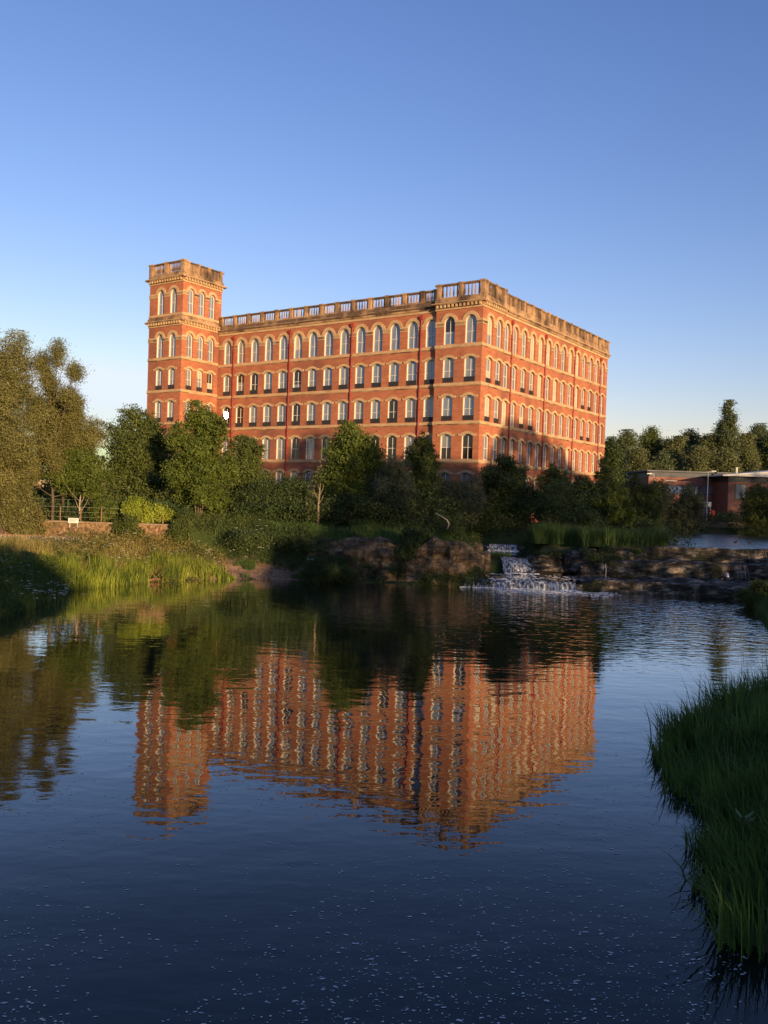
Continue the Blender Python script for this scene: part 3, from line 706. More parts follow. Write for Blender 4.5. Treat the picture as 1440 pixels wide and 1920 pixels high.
ptree('alder_bush', 'dark bush with lit top at the right edge, before the pale canopy roof', 'bush', GM, 1376, 1475, 906, 124, kind='bush', m='mid', leaf=.26, n=9000, seed=21)
# hedges / bushes on the left bank
GB = 'bushes on the river banks'
ptree('laurel_bush', 'bright yellow green laurel bush on top of the stone wall', 'bush', GB, 222, 326, 932, 77.5, kind='bush', m='yellow', leaf=.26, n=9000, seed=22)
ptree('elder_bush', 'mid green elder bush on the wall, left of the bright yellow laurel', 'bush', GB, 160, 236, 936, 77.8, kind='bush', m='green', leaf=.22, n=6000, seed=23)
ptree('elder_bush', 'loose bush hanging down the front of the stone wall below the laurel', 'bush', GB, 204, 268, 962, 75.2, kind='bush', m='mid', leaf=.2, n=4000, seed=24)
ptree('elder_bush', 'small dark bush at the right end of the stone wall', 'bush', GB, 312, 366, 962, 75, kind='bush', m='mid', leaf=.18, n=3500, seed=31)
ptree('bramble_bush', 'shaded bramble below the multi stemmed sycamore, white flowers beside it', 'bush', GB, 395, 525, 992, 76, kind='bush', m='dark', leaf=.18, n=9000, seed=25)
ptree('bramble_bush', 'bramble in the gap of the rocks, left of the big boulder', 'bush', GB, 736, 824, 984, 73.6, base_z=1.6, kind='bush', m='dark', leaf=.18, n=6000, seed=26)
ptree('sedge_bush', 'low round green clump at the water edge before the rock face', 'bush', GB, 556, 682, 1042, 72, kind='bush', m='dark', leaf=.2, n=7000, seed=27, aspect=.2)
ptree('alder_bush', 'dark round bush at the right end of the lowest ledge, near the person', 'bush', GB, 1384, 1460, 1086, 62.5, kind='bush', m='mid', leaf=.16, n=6000, seed=28)
ptree('moss_bush', 'mossy low bush on the rock between the two cascades', 'bush', GB, 1000, 1070, 1034, 80.2, base_z=2.2, kind='bush', m='dark', leaf=.15, n=3500, seed=29)
ptree('elder_bush', 'pale green sapling bush wrapped round the dead bare stem', 'bush', GB, 568, 628, 912, 82.5, kind='bush', m='birch', leaf=.2, n=3000, seed=30)
# hill trees far right
hill = [(1128,1165,822,150,'dark'),(1150,1205,808,178,'far'),(1195,1250,800,186,'mid'),(1238,1282,820,180,'birch'),(1268,1322,806,190,'far'),(1310,1350,815,184,'birch'),
        (1330,1372,804,196,'mid'),(1380,1420,815,186,'birch'),(1398,1452,796,196,'far'),(1430,1490,805,188,'mid'),(1290,1330,838,172,'birch'),(1225,1262,848,168,'far'),(1350,1385,842,170,'birch'),(1175,1215,842,165,'birch')]
desc = ['dark tree peeping past the right end of the mill', 'leafy tree nearest the mill on the hill, low round top', 'highest round topped tree on the left of the hill', 'thin birch in the dip of the hill treeline',
        'broad tree above the middle of the dark flat roof', 'slender pale tree left of the poplar', 'dark tree directly behind the poplar', 'tall birch with pale stem right of the poplar',
        'high leafy tree over the pale canopy roof', 'dark tree at the right edge of the picture on the hill', 'short birch before the treeline over the flat roof', 'short full tree above the left end of the flat roof',
        'low birch at the foot of the poplar', 'short pale birch with thin stem near the mill end']
for i, ((a, b_, yt, dp, mm), t) in enumerate(zip(hill, desc)):
    bir = mm == 'birch'
    ptree('birch_tree' if bir else 'woodland_tree', t, 'tree', GH, a-4, b_+4, yt, dp, kind='airy' if bir and i % 2 else 'broad', m=mm, leaf=.42, n=6500, seed=40+i, low=.12 if not bir else .25, bark='bark_pale' if bir else 'bark', sig=.5)
ptree('poplar_tree', 'tall slender poplar standing above all the hill trees', 'tree', GH, 1341, 1392, 753, 182, kind='column', m='far', leaf=.42, n=6500, seed=60, low=.18, sig=.42, bark='bark_pale')
# low growth filling the foot of the hill wood: one mass
def mass(name, pts_fn, n, leaf, m, seed, aspect=.5, hang=0., flat_=.5):
    rng = np.random.default_rng(seed); P, O = pts_fn(rng, n)
    V, Fq, tn = leaves(P, leaf, O, rng, aspect=aspect, hang=hang, flat_=flat_)
    return tag(link(name, np_mesh(name, V, Fq, LM[m], False, tn)), kind='stuff')
def scrub(x0, x1, y0, y1, hmin, hmax, nf=.22):
    def f(rng, n):
        k = max(1, n//24); cx = rng.uniform(x0, x1, k); cy = rng.uniform(y0, y1, k)
        hh = hmin+(hmax-hmin)*vnoise(cx, cy, nf, 2)
        cz = ground_h(cx, cy)+hh*rng.random(k)**.6
        c = np.stack([cx, cy, cz], -1); P = np.repeat(c, 24, 0)+rng.normal(0, .3, (k*24, 3)); O = np.tile([0,-.3,.6], (len(P),1))
        P[:,2] = np.maximum(P[:,2], np.repeat(ground_h(cx, cy), 24))
        return P, O
    return f
def on_rock(x0, x1, y0, y1, hmin, hmax, zf):
    def f(rng, n):
        k = n//24; cx = rng.uniform(x0, x1, k*3); cy = rng.uniform(y0, y1, k*3); q = vnoise(cx, cy, .8, 17) > .5; cx, cy = cx[q][:k], cy[q][:k]; k = len(cx)
        c = np.stack([cx, cy, zf(cx, cy)+rng.uniform(hmin, hmax, k)], -1); P = np.repeat(c, 24, 0)+rng.normal(0, .16, (k*24, 3)); return P, np.tile([0,-.5,.6], (len(P),1))
    return f
mass('undergrowth', scrub(-120, -24, 104, 122, 2.5, 9), 30000, .5, 'dark', 83)
mass('undergrowth', scrub(26, 130, 160, 178, 3, 9), 26000, .45, 'far', 70)
mass('undergrowth', scrub(-37, -18, 77, 84, .4, 2.3), 22000, .2, 'dark', 88)
mass('undergrowth', scrub(-14, 7.6, 79.5, 93, .6, 4.6), 36000, .22, 'dark', 71)
mass('undergrowth', scrub(16, 30, 84, 93, .6, 4.6), 20000, .22, 'dark', 86)
mass('undergrowth', scrub(7, 17, 88.5, 94, .4, 3.6), 14000, .22, 'dark', 87)
mass('undergrowth', scrub(30, 75, 129, 136, .3, 2.6), 14000, .26, 'dark', 72)
mass('undergrowth', scrub(-45, -14, 84, 96, .5, 4.2), 40000, .26, 'mid', 73)

def blades(name, X, Y, Z, hgt, wid, m, seed, lean=.35, dirs=None, bend=.5):
    rng = np.random.default_rng(seed); n = len(X)
    th = rng.uniform(0, 2*np.pi, n); ld = np.stack([np.cos(th), np.sin(th)], -1)
    if dirs is not None: ld = ld*.6+dirs; ld /= np.linalg.norm(ld, axis=1, keepdims=True)+1e-9
    ln = np.abs(rng.normal(0, lean, n))
    wt = rng.uniform(0, 2*np.pi, n); wd = np.stack([np.cos(wt), np.sin(wt), np.zeros(n)], -1)
    V = np.zeros((n, 8, 3))
    for k, t in enumerate((0, .38, .72, 1.0)):
        off = ln*hgt*(t**1.8)
        zz = hgt*(t-bend*np.minimum(ln, 1.2)*t**2.4*.5)
        c = np.stack([X+ld[:,0]*off, Y+ld[:,1]*off, Z+zz], -1)
        w = wid*(1, .85, .55, .06)[k]
        V[:,2*k] = c-wd*w[:,None]*.5; V[:,2*k+1] = c+wd*w[:,None]*.5
    i = np.arange(n)[:,None]*8
    F = np.concatenate([i+np.array([[2*k, 2*k+1, 2*k+3, 2*k+2]]) for k in range(3)], 0)
    tint = np.repeat(rng.random(n), 8)
    return tag(link(name, np_mesh(name, V.reshape(-1,3), F, LM[m], True, tint)), kind='stuff')
mass('rock_plants', on_rock(-9, 7.2, 75.0, 77.5, -.7, .5, lambda x, y: 2.9+0*x), 20000, .16, 'mid', 78, .45)
mass('rock_plants', on_rock(-8.5, 9, 70.6, 72.6, 0, .8, lambda x, y: (y-70.9)*.6), 14000, .15, 'dark', 79, .4)
mass('rock_plants', on_rock(17.8, 24, 75.2, 77.4, .1, .5, lambda x, y: 1.9+(y-74.6)*.35), 5000, .14, 'dark', 82, .4)
LM['reed'] = leaf_mat('reed_blades', (.04,.08,.014), (.14,.23,.045), (.2,.26,.07), .42, 1.0)
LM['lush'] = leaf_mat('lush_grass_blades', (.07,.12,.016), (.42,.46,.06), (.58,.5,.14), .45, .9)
LM['straw'] = leaf_mat('dry_grass_blades', (.24,.2,.05), (.46,.38,.13), (.52,.4,.18), .4, .7)
LM['straw_dark'] = leaf_mat('dead_stem_blades', (.1,.085,.04), (.2,.17,.09), None, .3, 1)
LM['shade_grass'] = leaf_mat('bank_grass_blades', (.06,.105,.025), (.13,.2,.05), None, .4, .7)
def region(n, x0, x1, y0, y1, seed, cond):
    rng = np.random.default_rng(seed); X = rng.uniform(x0, x1, n*4); Y = rng.uniform(y0, y1, n*4)
    k = cond(X, Y); X, Y = X[k][:n], Y[k][:n]; return X, Y, ground_h(X, Y), rng
dL = lambda X, Y: sdist(LOWER, X, Y)
# lit grasses of the left bank
X, Y, Z, g = region(15000, -26, -11.5, 58, 74, 1, lambda X, Y: (dL(X,Y) > -.35) & (dL(X,Y) < .3+2.4*np.clip((-12.0-X)/4, 0, 1)) & (X < -12.0) & (Y > 59.2) & (vnoise(X,Y,.8,19) > .3))
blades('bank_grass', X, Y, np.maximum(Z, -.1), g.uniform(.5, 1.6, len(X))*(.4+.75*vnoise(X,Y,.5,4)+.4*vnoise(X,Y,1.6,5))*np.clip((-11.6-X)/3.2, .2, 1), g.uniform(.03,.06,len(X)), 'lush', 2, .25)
X, Y, Z, g = region(16000, -34, -13, 60, 75.8, 3, lambda X, Y: (dL(X,Y) > 1.6) & (dL(X,Y) < 14) & (Y < 73) & (vnoise(X,Y,.45,7) > .38) & ((X > -24.5) | (Y < 66.5)))
blades('dry_grass', X, Y, Z, g.uniform(.3, 1.0, len(X))*(.5+.8*vnoise(X,Y,.4,8))*np.where(Y > 70, .55, 1), g.uniform(.03,.055,len(X)), 'straw', 4, .4)
mass('bank_weeds', scrub(-27, -13.5, 65.5, 75.2, .2, 1.1, .6), 15000, .14, 'gold', 74, .4)
mass('bank_weeds', scrub(-24, -17, 73, 75.3, .1, .7, .5), 3000, .16, 'gold', 76, .4)
mass('bank_weeds', scrub(-18, -11.5, 75.8, 83, .2, 1.3, .5), 9000, .16, 'mid', 85, .4)
mass('bank_weeds', on_rock(-26, -13.5, 61.5, 74, .1, 1.2, ground_h), 4000, .15, 'mid', 84, .45)
mass('bank_weeds', scrub(-13, -6.5, 74.2, 78.5, .1, 1.0, .6), 12000, .15, 'dark', 77, .4)
X, Y, Z, g = region(2600, -14, -6, 70.5, 76.5, 31, lambda X, Y: (dL(X,Y) > .3) & (vnoise(X,Y,.8,21) > .55+.15*(dL(X,Y) < 3)))
blades('shade_grass', X, Y, Z, g.uniform(.15, .6, len(X)), g.uniform(.03,.05,len(X)), 'shade_grass', 32, .4)
pb = MB(); pr_ = random.Random(8)
for i in range(260):
    x, y = pr_.uniform(-13.6,-5.5), pr_.uniform(70.6,76)
    if float(dL(np.array([x]), np.array([y]))[0]) < -.3: continue
    pb.ball((x, y, gz(x,y)), pr_.choice((.04,.05,.07,.1,.16)), 6, 4, (1,.8,.55))
tag(pb.build('pebbles', M['rock'], None, True), kind='stuff')
# near-left hump of weeds
def hump(rng, n):
    k = n//20; X = rng.uniform(-31, -19.5, k*4); Y = rng.uniform(40, 60, k*4); d = dL(X, Y); q = (d > -.2) & (d < 9); X, Y = X[q][:k], Y[q][:k]; k = len(X)
    z = ground_h(X, Y)+rng.random(k)**.7*(.5+1.0*vnoise(X, Y, .4, 6))
    P = np.repeat(np.stack([X, Y, z], -1), 20, 0)+rng.normal(0, .2, (k*20,3)); return P, np.tile([.4,-.3,.6], (len(P),1))
mass('bank_weeds', hump, 30000, .15, 'green', 75, .45)
X, Y, Z, g = region(9000, -30, -19.5, 40, 60.5, 5, lambda X, Y: (dL(X,Y) > -.3) & (dL(X,Y) < 8))
blades('bank_grass', X, Y, np.maximum(Z, -.1), g.uniform(.5, 1.5, len(X)), g.uniform(.02,.04,len(X)), 'shade_grass', 6, .35)
# shaded grass between rocks and trees, tall grass over the weir, far bank
X, Y, Z, g = region(15000, -15, 12, 74, 82, 7, lambda X, Y: (dL(X,Y) > 6.0) & (vnoise(X,Y,.5,11) > .2))
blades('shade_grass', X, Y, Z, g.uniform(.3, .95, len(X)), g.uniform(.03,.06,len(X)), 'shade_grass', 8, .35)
X, Y, Z, g = region(15000, 11.5, 26, 77.8, 85, 9, lambda X, Y: ((X > 18.2) & (Y > 78.5) & (Y < 82)) | ((X > 14.2) & (X < 19.5) & (Y > 81) & (Y < 85)))
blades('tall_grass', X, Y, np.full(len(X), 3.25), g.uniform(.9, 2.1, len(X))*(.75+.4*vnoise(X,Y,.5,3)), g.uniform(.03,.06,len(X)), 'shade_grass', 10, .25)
# foreground reeds on the right
def reed_cond(X, Y): d = dL(X, Y); return (X > 4.4) & (Y > 12.4) & (d > -.2) & (d < 9) & (X < .47*Y+9)
X, Y, Z, g = region(42000, 4.4, 26, 7, 33.5, 12, reed_cond)
tx, ty, tz, g2 = region(330, 4.4, 20, 12.6, 33, 33, reed_cond)
ti = g.integers(0, len(tx), len(X)); tm = g.random(len(X)) < .62
tofs = g.normal(0, .2, (len(X), 2)); X = np.where(tm, tx[ti]+tofs[:,0], X); Y = np.where(tm, ty[ti]+tofs[:,1], Y); Z = ground_h(X, Y)
tuft_h = np.where(tm, g2.uniform(.55, 1.4, len(tx))[ti], .8)
d = dL(X, Y); dirs = np.zeros((len(X), 2)); e = .3
gx = (dL(X+e, Y)-d)/e; gy = (dL(X, Y+e)-d)/e
dirs = -np.stack([gx, gy], -1)*np.clip(1.3-d, 0, 1.3)[:,None]*1.3+np.where(tm[:,None], tofs*3.0, 0)
hv = (.55+.5*vnoise(X, Y, .7, 13)+.45*vnoise(X, Y, 2.2, 14))*(1-.55*np.exp(-((Y-20.9-.25*(X-8))/.9)**2))
blades('reeds', X, Y, np.maximum(Z, -.05), g.uniform(.55, 1.2, len(X))*hv*np.where(g.random(len(X)) < .06, 1.4, 1)*tuft_h, g.uniform(.018,.044,len(X)), 'reed', 13, .42, dirs, .7)
X, Y, Z, g = region(420, 4.4, 16, 13, 30, 15, reed_cond)
blades('dead_stems', X, Y, np.maximum(Z, -.05), g.uniform(.5, 1.3, len(X)), g.uniform(.01,.02,len(X)), 'straw_dark', 16, .8, None, .9)
X, Y, Z, g = region(9000, 19, 33, 42, 67.5, 17, lambda X, Y: (dL(X,Y) > -.3) & (dL(X,Y) < 4) & (X > 18) & (X < .46*Y+4))
blades('bank_grass', X, Y, np.maximum(Z, -.05), g.uniform(.5, 1.3, len(X))*(.5+.9*vnoise(X,Y,.5,23)), g.uniform(.025,.05,len(X)), 'shade_grass', 18, .4)
# cow parsley: stems with flat white flower heads
def umbels(name, spots, seed, hh=(.7,1.3)):
    rng = random.Random(seed); mb = MB()
    for (x, y, n, s) in spots:
        for i in range(n):
            px, py = x+rng.gauss(0, s), y+rng.gauss(0, s); z = max(0, gz(px, py)); h = rng.uniform(*hh)
            q = Vector((px+rng.gauss(0,.15), py+rng.gauss(0,.15), z+h)); mb.cur = 1; mb.tube([(px, py, z), q], .008, 3, False); mb.cur = 0
            for j in range(9):
                a = rng.uniform(0, 6.28); r_ = .13*math.sqrt(rng.random()); c = q+Vector((math.cos(a)*r_, math.sin(a)*r_, .03-r_*.15+rng.uniform(0,.02)))
                mb.ball(c, rng.uniform(.012,.026), 5, 3, (1,1,.5))
    return tag(mb.build(name, [M['flower'], M['stem']]), kind='stuff')
M['flower'] = mat('white_flowers', (.62,.62,.52), (.75,.75,.66), 4, .8, .2)
M['stem'] = mat('green_stems', (.06,.1,.03), None, rough=.7)
sp = []
for (px, py, z, n, s) in ((30,1062,1.9,26,.9),(85,1105,1.2,26,.8),(60,1085,1.6,18,.9),(110,1090,1.4,10,.6),(95,1045,2.2,8,.7)):
    q = G(px, py, z); sp.append((q.x, q.y, n, s))
umbels('cow_parsley', sp, 3)
umbels('cow_parsley', [(-12.3,75,30,.8),(-10.6,75.5,18,.6),(-5.8,72.6,16,.35),(-14.5,72.5,10,.6)], 4, (.9,1.7))
umbels('cow_parsley', [(-17.5,70.5,14,.9),(-20.5,67,16,1.2),(-23,68,14,1.5)], 5, (.8,1.4))

# woodland behind the viewpoint (unseen, skyline shaped to cast the shade); one mass
hS = np.array([math.sin(SUN_AZ), math.cos(SUN_AZ)]); rS = np.array([-hS[1], hS[0]])
prof = [(-60, 12), (-20, 12), (2.6, 12), (6.6, 11.9), (9.3, 9.4), (10.5, 8.6), (15.1, 9.0), (21.4, 8.8), (25.6, 9.6), (26.9, 12.5), (31.6, 13.5), (36.6, 22.3), (37.7, 22.0), (38.5, 24.0), (40.8, 24.6), (42.6, 25.3), (43.6, 27.6), (44.9, 28.1), (46.8, 27.8), (48.2, 25.8), (49.5, 24.6), (50.9, 24.2), (52.3, 23.6), (53.7, 22.9), (55.1, 22.7), (56.0, 22.0), (57.8, 22.6), (60.4, 26.2), (63.1, 28.6), (66.7, 28.5), (70.2, 28.2), (73.7, 27.3), (78.2, 26.5), (80.8, 24.2), (85.3, 23.4), (91.5, 23.4), (120.7, 25.3), (142.2, 25.1), (159.8, 24.3), (215, 24)]
pp = np.array([p for p, _ in prof]); ph = np.array([h for _, h in prof])
rng = np.random.default_rng(90); nW = 90000
pw = rng.uniform(-60, 215, nW); qw = 40+rng.normal(0, 1.6, nW)
top = np.interp(pw, pp, ph)+(vnoise(pw, qw, .9, 4)-.6)*1.6
base = 1.0
zz = base+(top-base)*(1-rng.random(nW)**1.25*1.0)
Pw = np.stack([qw*hS[0]+pw*rS[0], qw*hS[1]+pw*rS[1], zz], -1)
V, Fq, tn = leaves(Pw, .75, np.tile([0,1.,.3], (nW,1)), rng, aspect=.8)
tag(link('shading_woodland', np_mesh('shading_woodland', V, Fq, LM['mid'], False, tn)), kind='stuff')

# dead stem, bare branch, driftwood
q = D(597, 968, 81); q.z = gz(q.x, q.y)
t = empty('dead_tree', q, 'bare pale dead stem with a forked top amid the dark bushes', 'dead tree')
mb = MB(); s_ = 81/1617
def pxp(px, py, d=81): return D(px, py, d)
mb.tube([q+Vector((0,0,-.3)), pxp(597,945), pxp(599,925), pxp(601,905)], [.12,.09,.065,.02], 7)
mb.build('trunk', M['bark_mid'], t, True)
for pts in ([(599,930),(605,918),(607,908)], [(598,938),(590,925),(588,915)], [(600,922),(597,912)], [(598,945),(604,935),(606,928)]):
    mb = MB(); mb.tube([pxp(*p) for p in pts], [.04,.028,.012][:len(pts)], 5); mb.build('branch', M['bark_mid'], t, True)
mb = MB(); mb.tube([D(816,962,79), D(828,968,79), D(838,975,79), D(842,983,79), D(838,992,79)], [.03,.05,.06,.07,.09], 6)
tag(mb.build('bare_branch', M['bark_pale'], None, True), 'curved bare grey branch hanging over the big boulder', 'branch')
mb = MB(); a = G(276,1092); b_ = G(322,1089)
mb.tube([a+Vector((0,0,.1)), a.lerp(b_,.3)+Vector((0,.1,.22)), a.lerp(b_,.6)+Vector((0,0,.12)), b_+Vector((0,0,.2))], [.1,.13,.09,.05], 6)
mb.tube([a.lerp(b_,.3)+Vector((0,.1,.2)), a.lerp(b_,.22)+Vector((.1,-.2,.6))], [.06,.02], 5)
tag(mb.build('driftwood', M['rust'], None, True), 'reddish driftwood log at the edge of the sunlit grass bank', 'log')
# broad leaved plant in the reeds
q = G(1392, 1600, .55); q.z = gz(q.x, q.y); t = empty('dock_plant', q, 'pale broad leaved plant rising from the dark reeds on the right', 'plant')
mb = MB(); mb.tube([q, q+Vector((0,0,.95))], .012, 5); mb.build('stem', M['stem'], t)
rr = random.Random(4)
for i in range(9):
    a = i*2.4; e = Vector((math.cos(a), math.sin(a), .55)); sd = Vector((-math.sin(a), math.cos(a), 0)); o0 = q+Vector((0,0,.8+.012*i)); ln = rr.uniform(.17,.28)
    mb = MB(); P = [o0+e*ln*k for k in (0,.35,.7,1)]; W = [.008,.035,.03,.002]
    for k in range(3):
        for sg in (1,-1):
            mb.face([P[k], P[k+1], P[k+1]+sd*sg*W[k+1]+Vector((0,0,.012)), P[k]+sd*sg*W[k]+Vector((0,0,.012))])
    mb.build('leaf', M['dock'] if 'dock' in M else M.setdefault('dock', mat('dock_leaves', (.08,.13,.04), (.13,.18,.06), 6, .5, .3)), t)

# ------------------------------------------------------------------ rocks and weir
def rock(name, label, front, back_dy, ztop, zbot, seed, m=None, amp=.25, cat='rock', group=None, du=.22, lay=.42, slope=.25):
    """stratified rock: front = polyline (x, y) of the foot, ztop per vertex, back_dy how far it runs back"""
    m = m or ('rock_grey' if name in ('rock_ledge', 'weir_wall') else 'rock')
    pts = [Vector((x, y, 0)) for x, y in front]
    zt = ztop if hasattr(ztop, '__len__') else [ztop]*len(pts)
    by = back_dy if hasattr(back_dy, '__len__') else [back_dy]*len(pts)
    U = []
    for i in range(len(pts)-1):
        n_ = max(1, int((pts[i+1]-pts[i]).length/du))
        for k in range(n_):
            f = k/n_; U.append((pts[i].lerp(pts[i+1], f), zt[i]+(zt[i+1]-zt[i])*f, by[i]+(by[i+1]-by[i])*f))
    U.append((pts[-1], zt[-1], by[-1]))
    nv = 12; nt_ = 9
    V = []
    X = np.array([u[0].x for u in U]); Y = np.array([u[0].y for u in U]); ZT = np.array([u[1] for u in U]); BY = np.array([u[2] for u in U])
    jog = (vnoise(X, X*0+seed, .9, seed)-.5)*amp*2.0+(vnoise(X, X*0, 2.7, seed+1)-.5)*amp*.9
    ZT = ZT+(vnoise(X, X*0+3, .7, seed+2)-.5)*amp*1.1*min(1, (max(zt)-zbot))+(vnoise(X, X*0+3, 2.6, seed+3)-.5)*amp*.5
    rowsV = []
    for j in range(nv+1):
        t = j/nv; z = zbot+(ZT-zbot)*t
        layer = np.floor(z/lay+vnoise(X, X*0, .5, seed+4)*1.5); hsh = np.sin(layer*12.9+seed)*43758.5; hsh = hsh-np.floor(hsh)
        off = -jog-(hsh-.5)*amp*1.3-(vnoise(X, z, 2.1, seed+5)-.5)*amp*.9+t*slope
        rowsV.append(np.stack([X+(vnoise(X, z, 1.9, seed+8)-.5)*.1, Y+off, z], -1))
    yb0 = rowsV[-1][:,1]
    for j in range(1, nt_+1):
        t = j/nt_; y = yb0+(Y+BY-yb0)*t
        z = ZT+(vnoise(X, y, .9, seed+6)-.5)*amp*.9*min(1,t*3)+(vnoise(X, y, 2.6, seed+7)-.5)*amp*.4
        rowsV.append(np.stack([X, y, z], -1))
    rowsV.append(np.stack([X, Y+BY+.02, np.full_like(X, zbot)], -1))
    A = np.stack(rowsV, 0); nr, nc = A.shape[:2]; I = np.arange(nr*nc).reshape(nr, nc)
    Fq = np.stack([I[:-1,:-1], I[:-1,1:], I[1:,1:], I[1:,:-1]], -1).reshape(-1,4)
    o0 = Vector((X.mean(), Y.mean(), zbot))
    me = np_mesh(name, A.reshape(-1,3)-np.array(o0), Fq, M[m], False)
    for c in (I[:,0], I[:,-1]):
        pass
    bm_v = [tuple(v.co) for v in me.vertices]
    # end caps
    mb = MB(); mb.v = bm_v; mb.f = [tuple(p.vertices) for p in me.polygons]; mb.m = [0]*len(mb.f)
    mb.f.append(tuple(int(k) for k in I[:,0])[::-1]); mb.f.append(tuple(int(k) for k in I[:,-1])); mb.m += [0,0]
    bpy.data.meshes.remove(me)
    o = link(name, mb.mesh(name, M[m]), None, o0)
    return tag(o, label, cat, group)
GW = 'rock ledges of the weir'
rock('rock_ledge', 'long grey sandstone ledge the person sits on, lowest of the steps', [(15.8,70.9),(18,70.6),(22,69.5),(25,67.8),(27.6,66),(31,65.5)], [4,4.2,5.5,7,9,9.6], [.55,.85,1.0,1.0,1.0,1.0], -1, 3, cat='ledge', group=GW)
rock('rock_ledge', 'middle sandstone ledge with two pale blocks above the seated person', [(17.6,76.2),(18.6,75.2),(20,74.0),(23,73.2),(27,74.6),(31,75.2),(40,75.5),(52,75.5)], 3.3, [1.6,1.9,2.25,2.35,2.3,2.3,2.3,2.3], .3, 5, cat='ledge', group=GW)
rock('weir_wall', 'straight grey crest wall holding back the upper pool', [(20.5,77.6),(24,77.6),(30,77.8),(36,77.9),(60,78.6),(75,78.9)], .75, [3.45,3.5,3.5,3.48,3.45,3.45], 1.6, 7, amp=.13, cat='weir', group=None, slope=.06)
rock('rock_ledge', 'layered dark rocks below the tall grass, left of the crest wall', [(16.6,78.4),(17.6,77.6),(18.6,76.8),(20.5,76.2),(23.5,76.6)], 3, [2.5,2.9,3.05,2.9,2.8], 1, 9, cat='ledge', group=GW, amp=.4)
rock('rock_ledge', 'mossy rock block between the upper cascade and the middle ledge', [(13.5,79.3),(14.6,78.8),(16.2,78.6),(17.2,78.9)], 3.2, [1.7,2.4,2.3,1.8], .2, 11, cat='ledge', group=GW, amp=.35)
rock('rock_shelf', 'flat brown wet rock shelf under the shallow water at the falls', [(6.4,71.2),(9,71.3),(13,71.1),(16.5,70.7)], [8,8.6,8.6,8], [.5,.52,.5,.48], -1, 13, 'rock_wet', .12, 'rock', slope=.05)
rock('boulder', 'big rounded sandstone outcrop left of the falls, pale on top', [(2.6,71.9),(4.2,71.2),(6.0,70.9),(7.6,71.6),(8.8,73.4),(9.6,75.6)], [6,6,6,5.5,4.5,3], [2.6,3.75,3.6,2.9,2.6,2.4], -1, 15, amp=.5, cat='boulder', slope=1.1, lay=.7)
rock('rock_outcrop', 'long low brown rock face behind the beach, topped with dry earth', [(-9.6,77.2),(-8,76.4),(-5.5,74.8),(-3,73.4),(0,72.1),(2.8,71.9)], [2,3.6,4.5,5,6,6], [1.2,2.6,3.1,3.35,3.3,2.9], -.3, 17, amp=.45, cat='rock', slope=1.6, lay=.6)
rock('rock_ledge', 'dark ledge behind the small top fall', [(8.6,86.6),(10.5,86.3),(14.2,86.2)], 1.2, [2.9,2.72,2.75], 1.4, 19, 'rock_wet', .1, 'ledge', GW, slope=.02)
rock('boulder', 'small grey boulder beside the top fall', [(8.2,83.4),(9.0,83.0),(9.7,83.2)], 1.4, [2.9,3.2,2.8], 1.4, 21, amp=.3, cat='boulder', slope=.3)
rock('rock_shelf', 'dark wet step between the top fall and the main cascade', [(9.4,80.9),(10.6,80.5),(12.0,80.6),(13.5,81.0)], 5, [1.85,1.88,1.88,1.9], .3, 23, 'rock_wet', .15, 'rock', slope=.1)
rk = random.Random(9)
for i in range(16):
    px, py = rk.uniform(905, 1150), rk.uniform(1076, 1092); q = G(px, py, .55)
    s = rk.uniform(.25, .8)
    o = rock('stone', ('flat wet stone breaking the shallow water on the shelf above the lower fall'), [(q.x-s, q.y), (q.x-s*.3, q.y-.12), (q.x+s*.5, q.y-.1), (q.x+s, q.y+.05)], .5, [.62,.7,.72,.6], .3, 30+i, 'rock_wet', .12, 'stone', 'stones on the falls shelf', .12)
mb = MB(); mb.face([(x, y, .6) for x, y in ((6.6,71.5),(16.3,71.2),(17.8,75),(17.4,79.2),(13.4,79.8),(9.2,79.8),(8.2,75.5))]); tag(mb.build('shallow_water', M['shelf_water']), kind='structure')
mb = MB(); mb.face([(9.5,80.9,2.0),(12.9,80.9,1.99),(13.6,86,2.33),(9.4,86,2.33)]); tag(mb.build('shallow_water', M['shelf_water']), kind='structure')
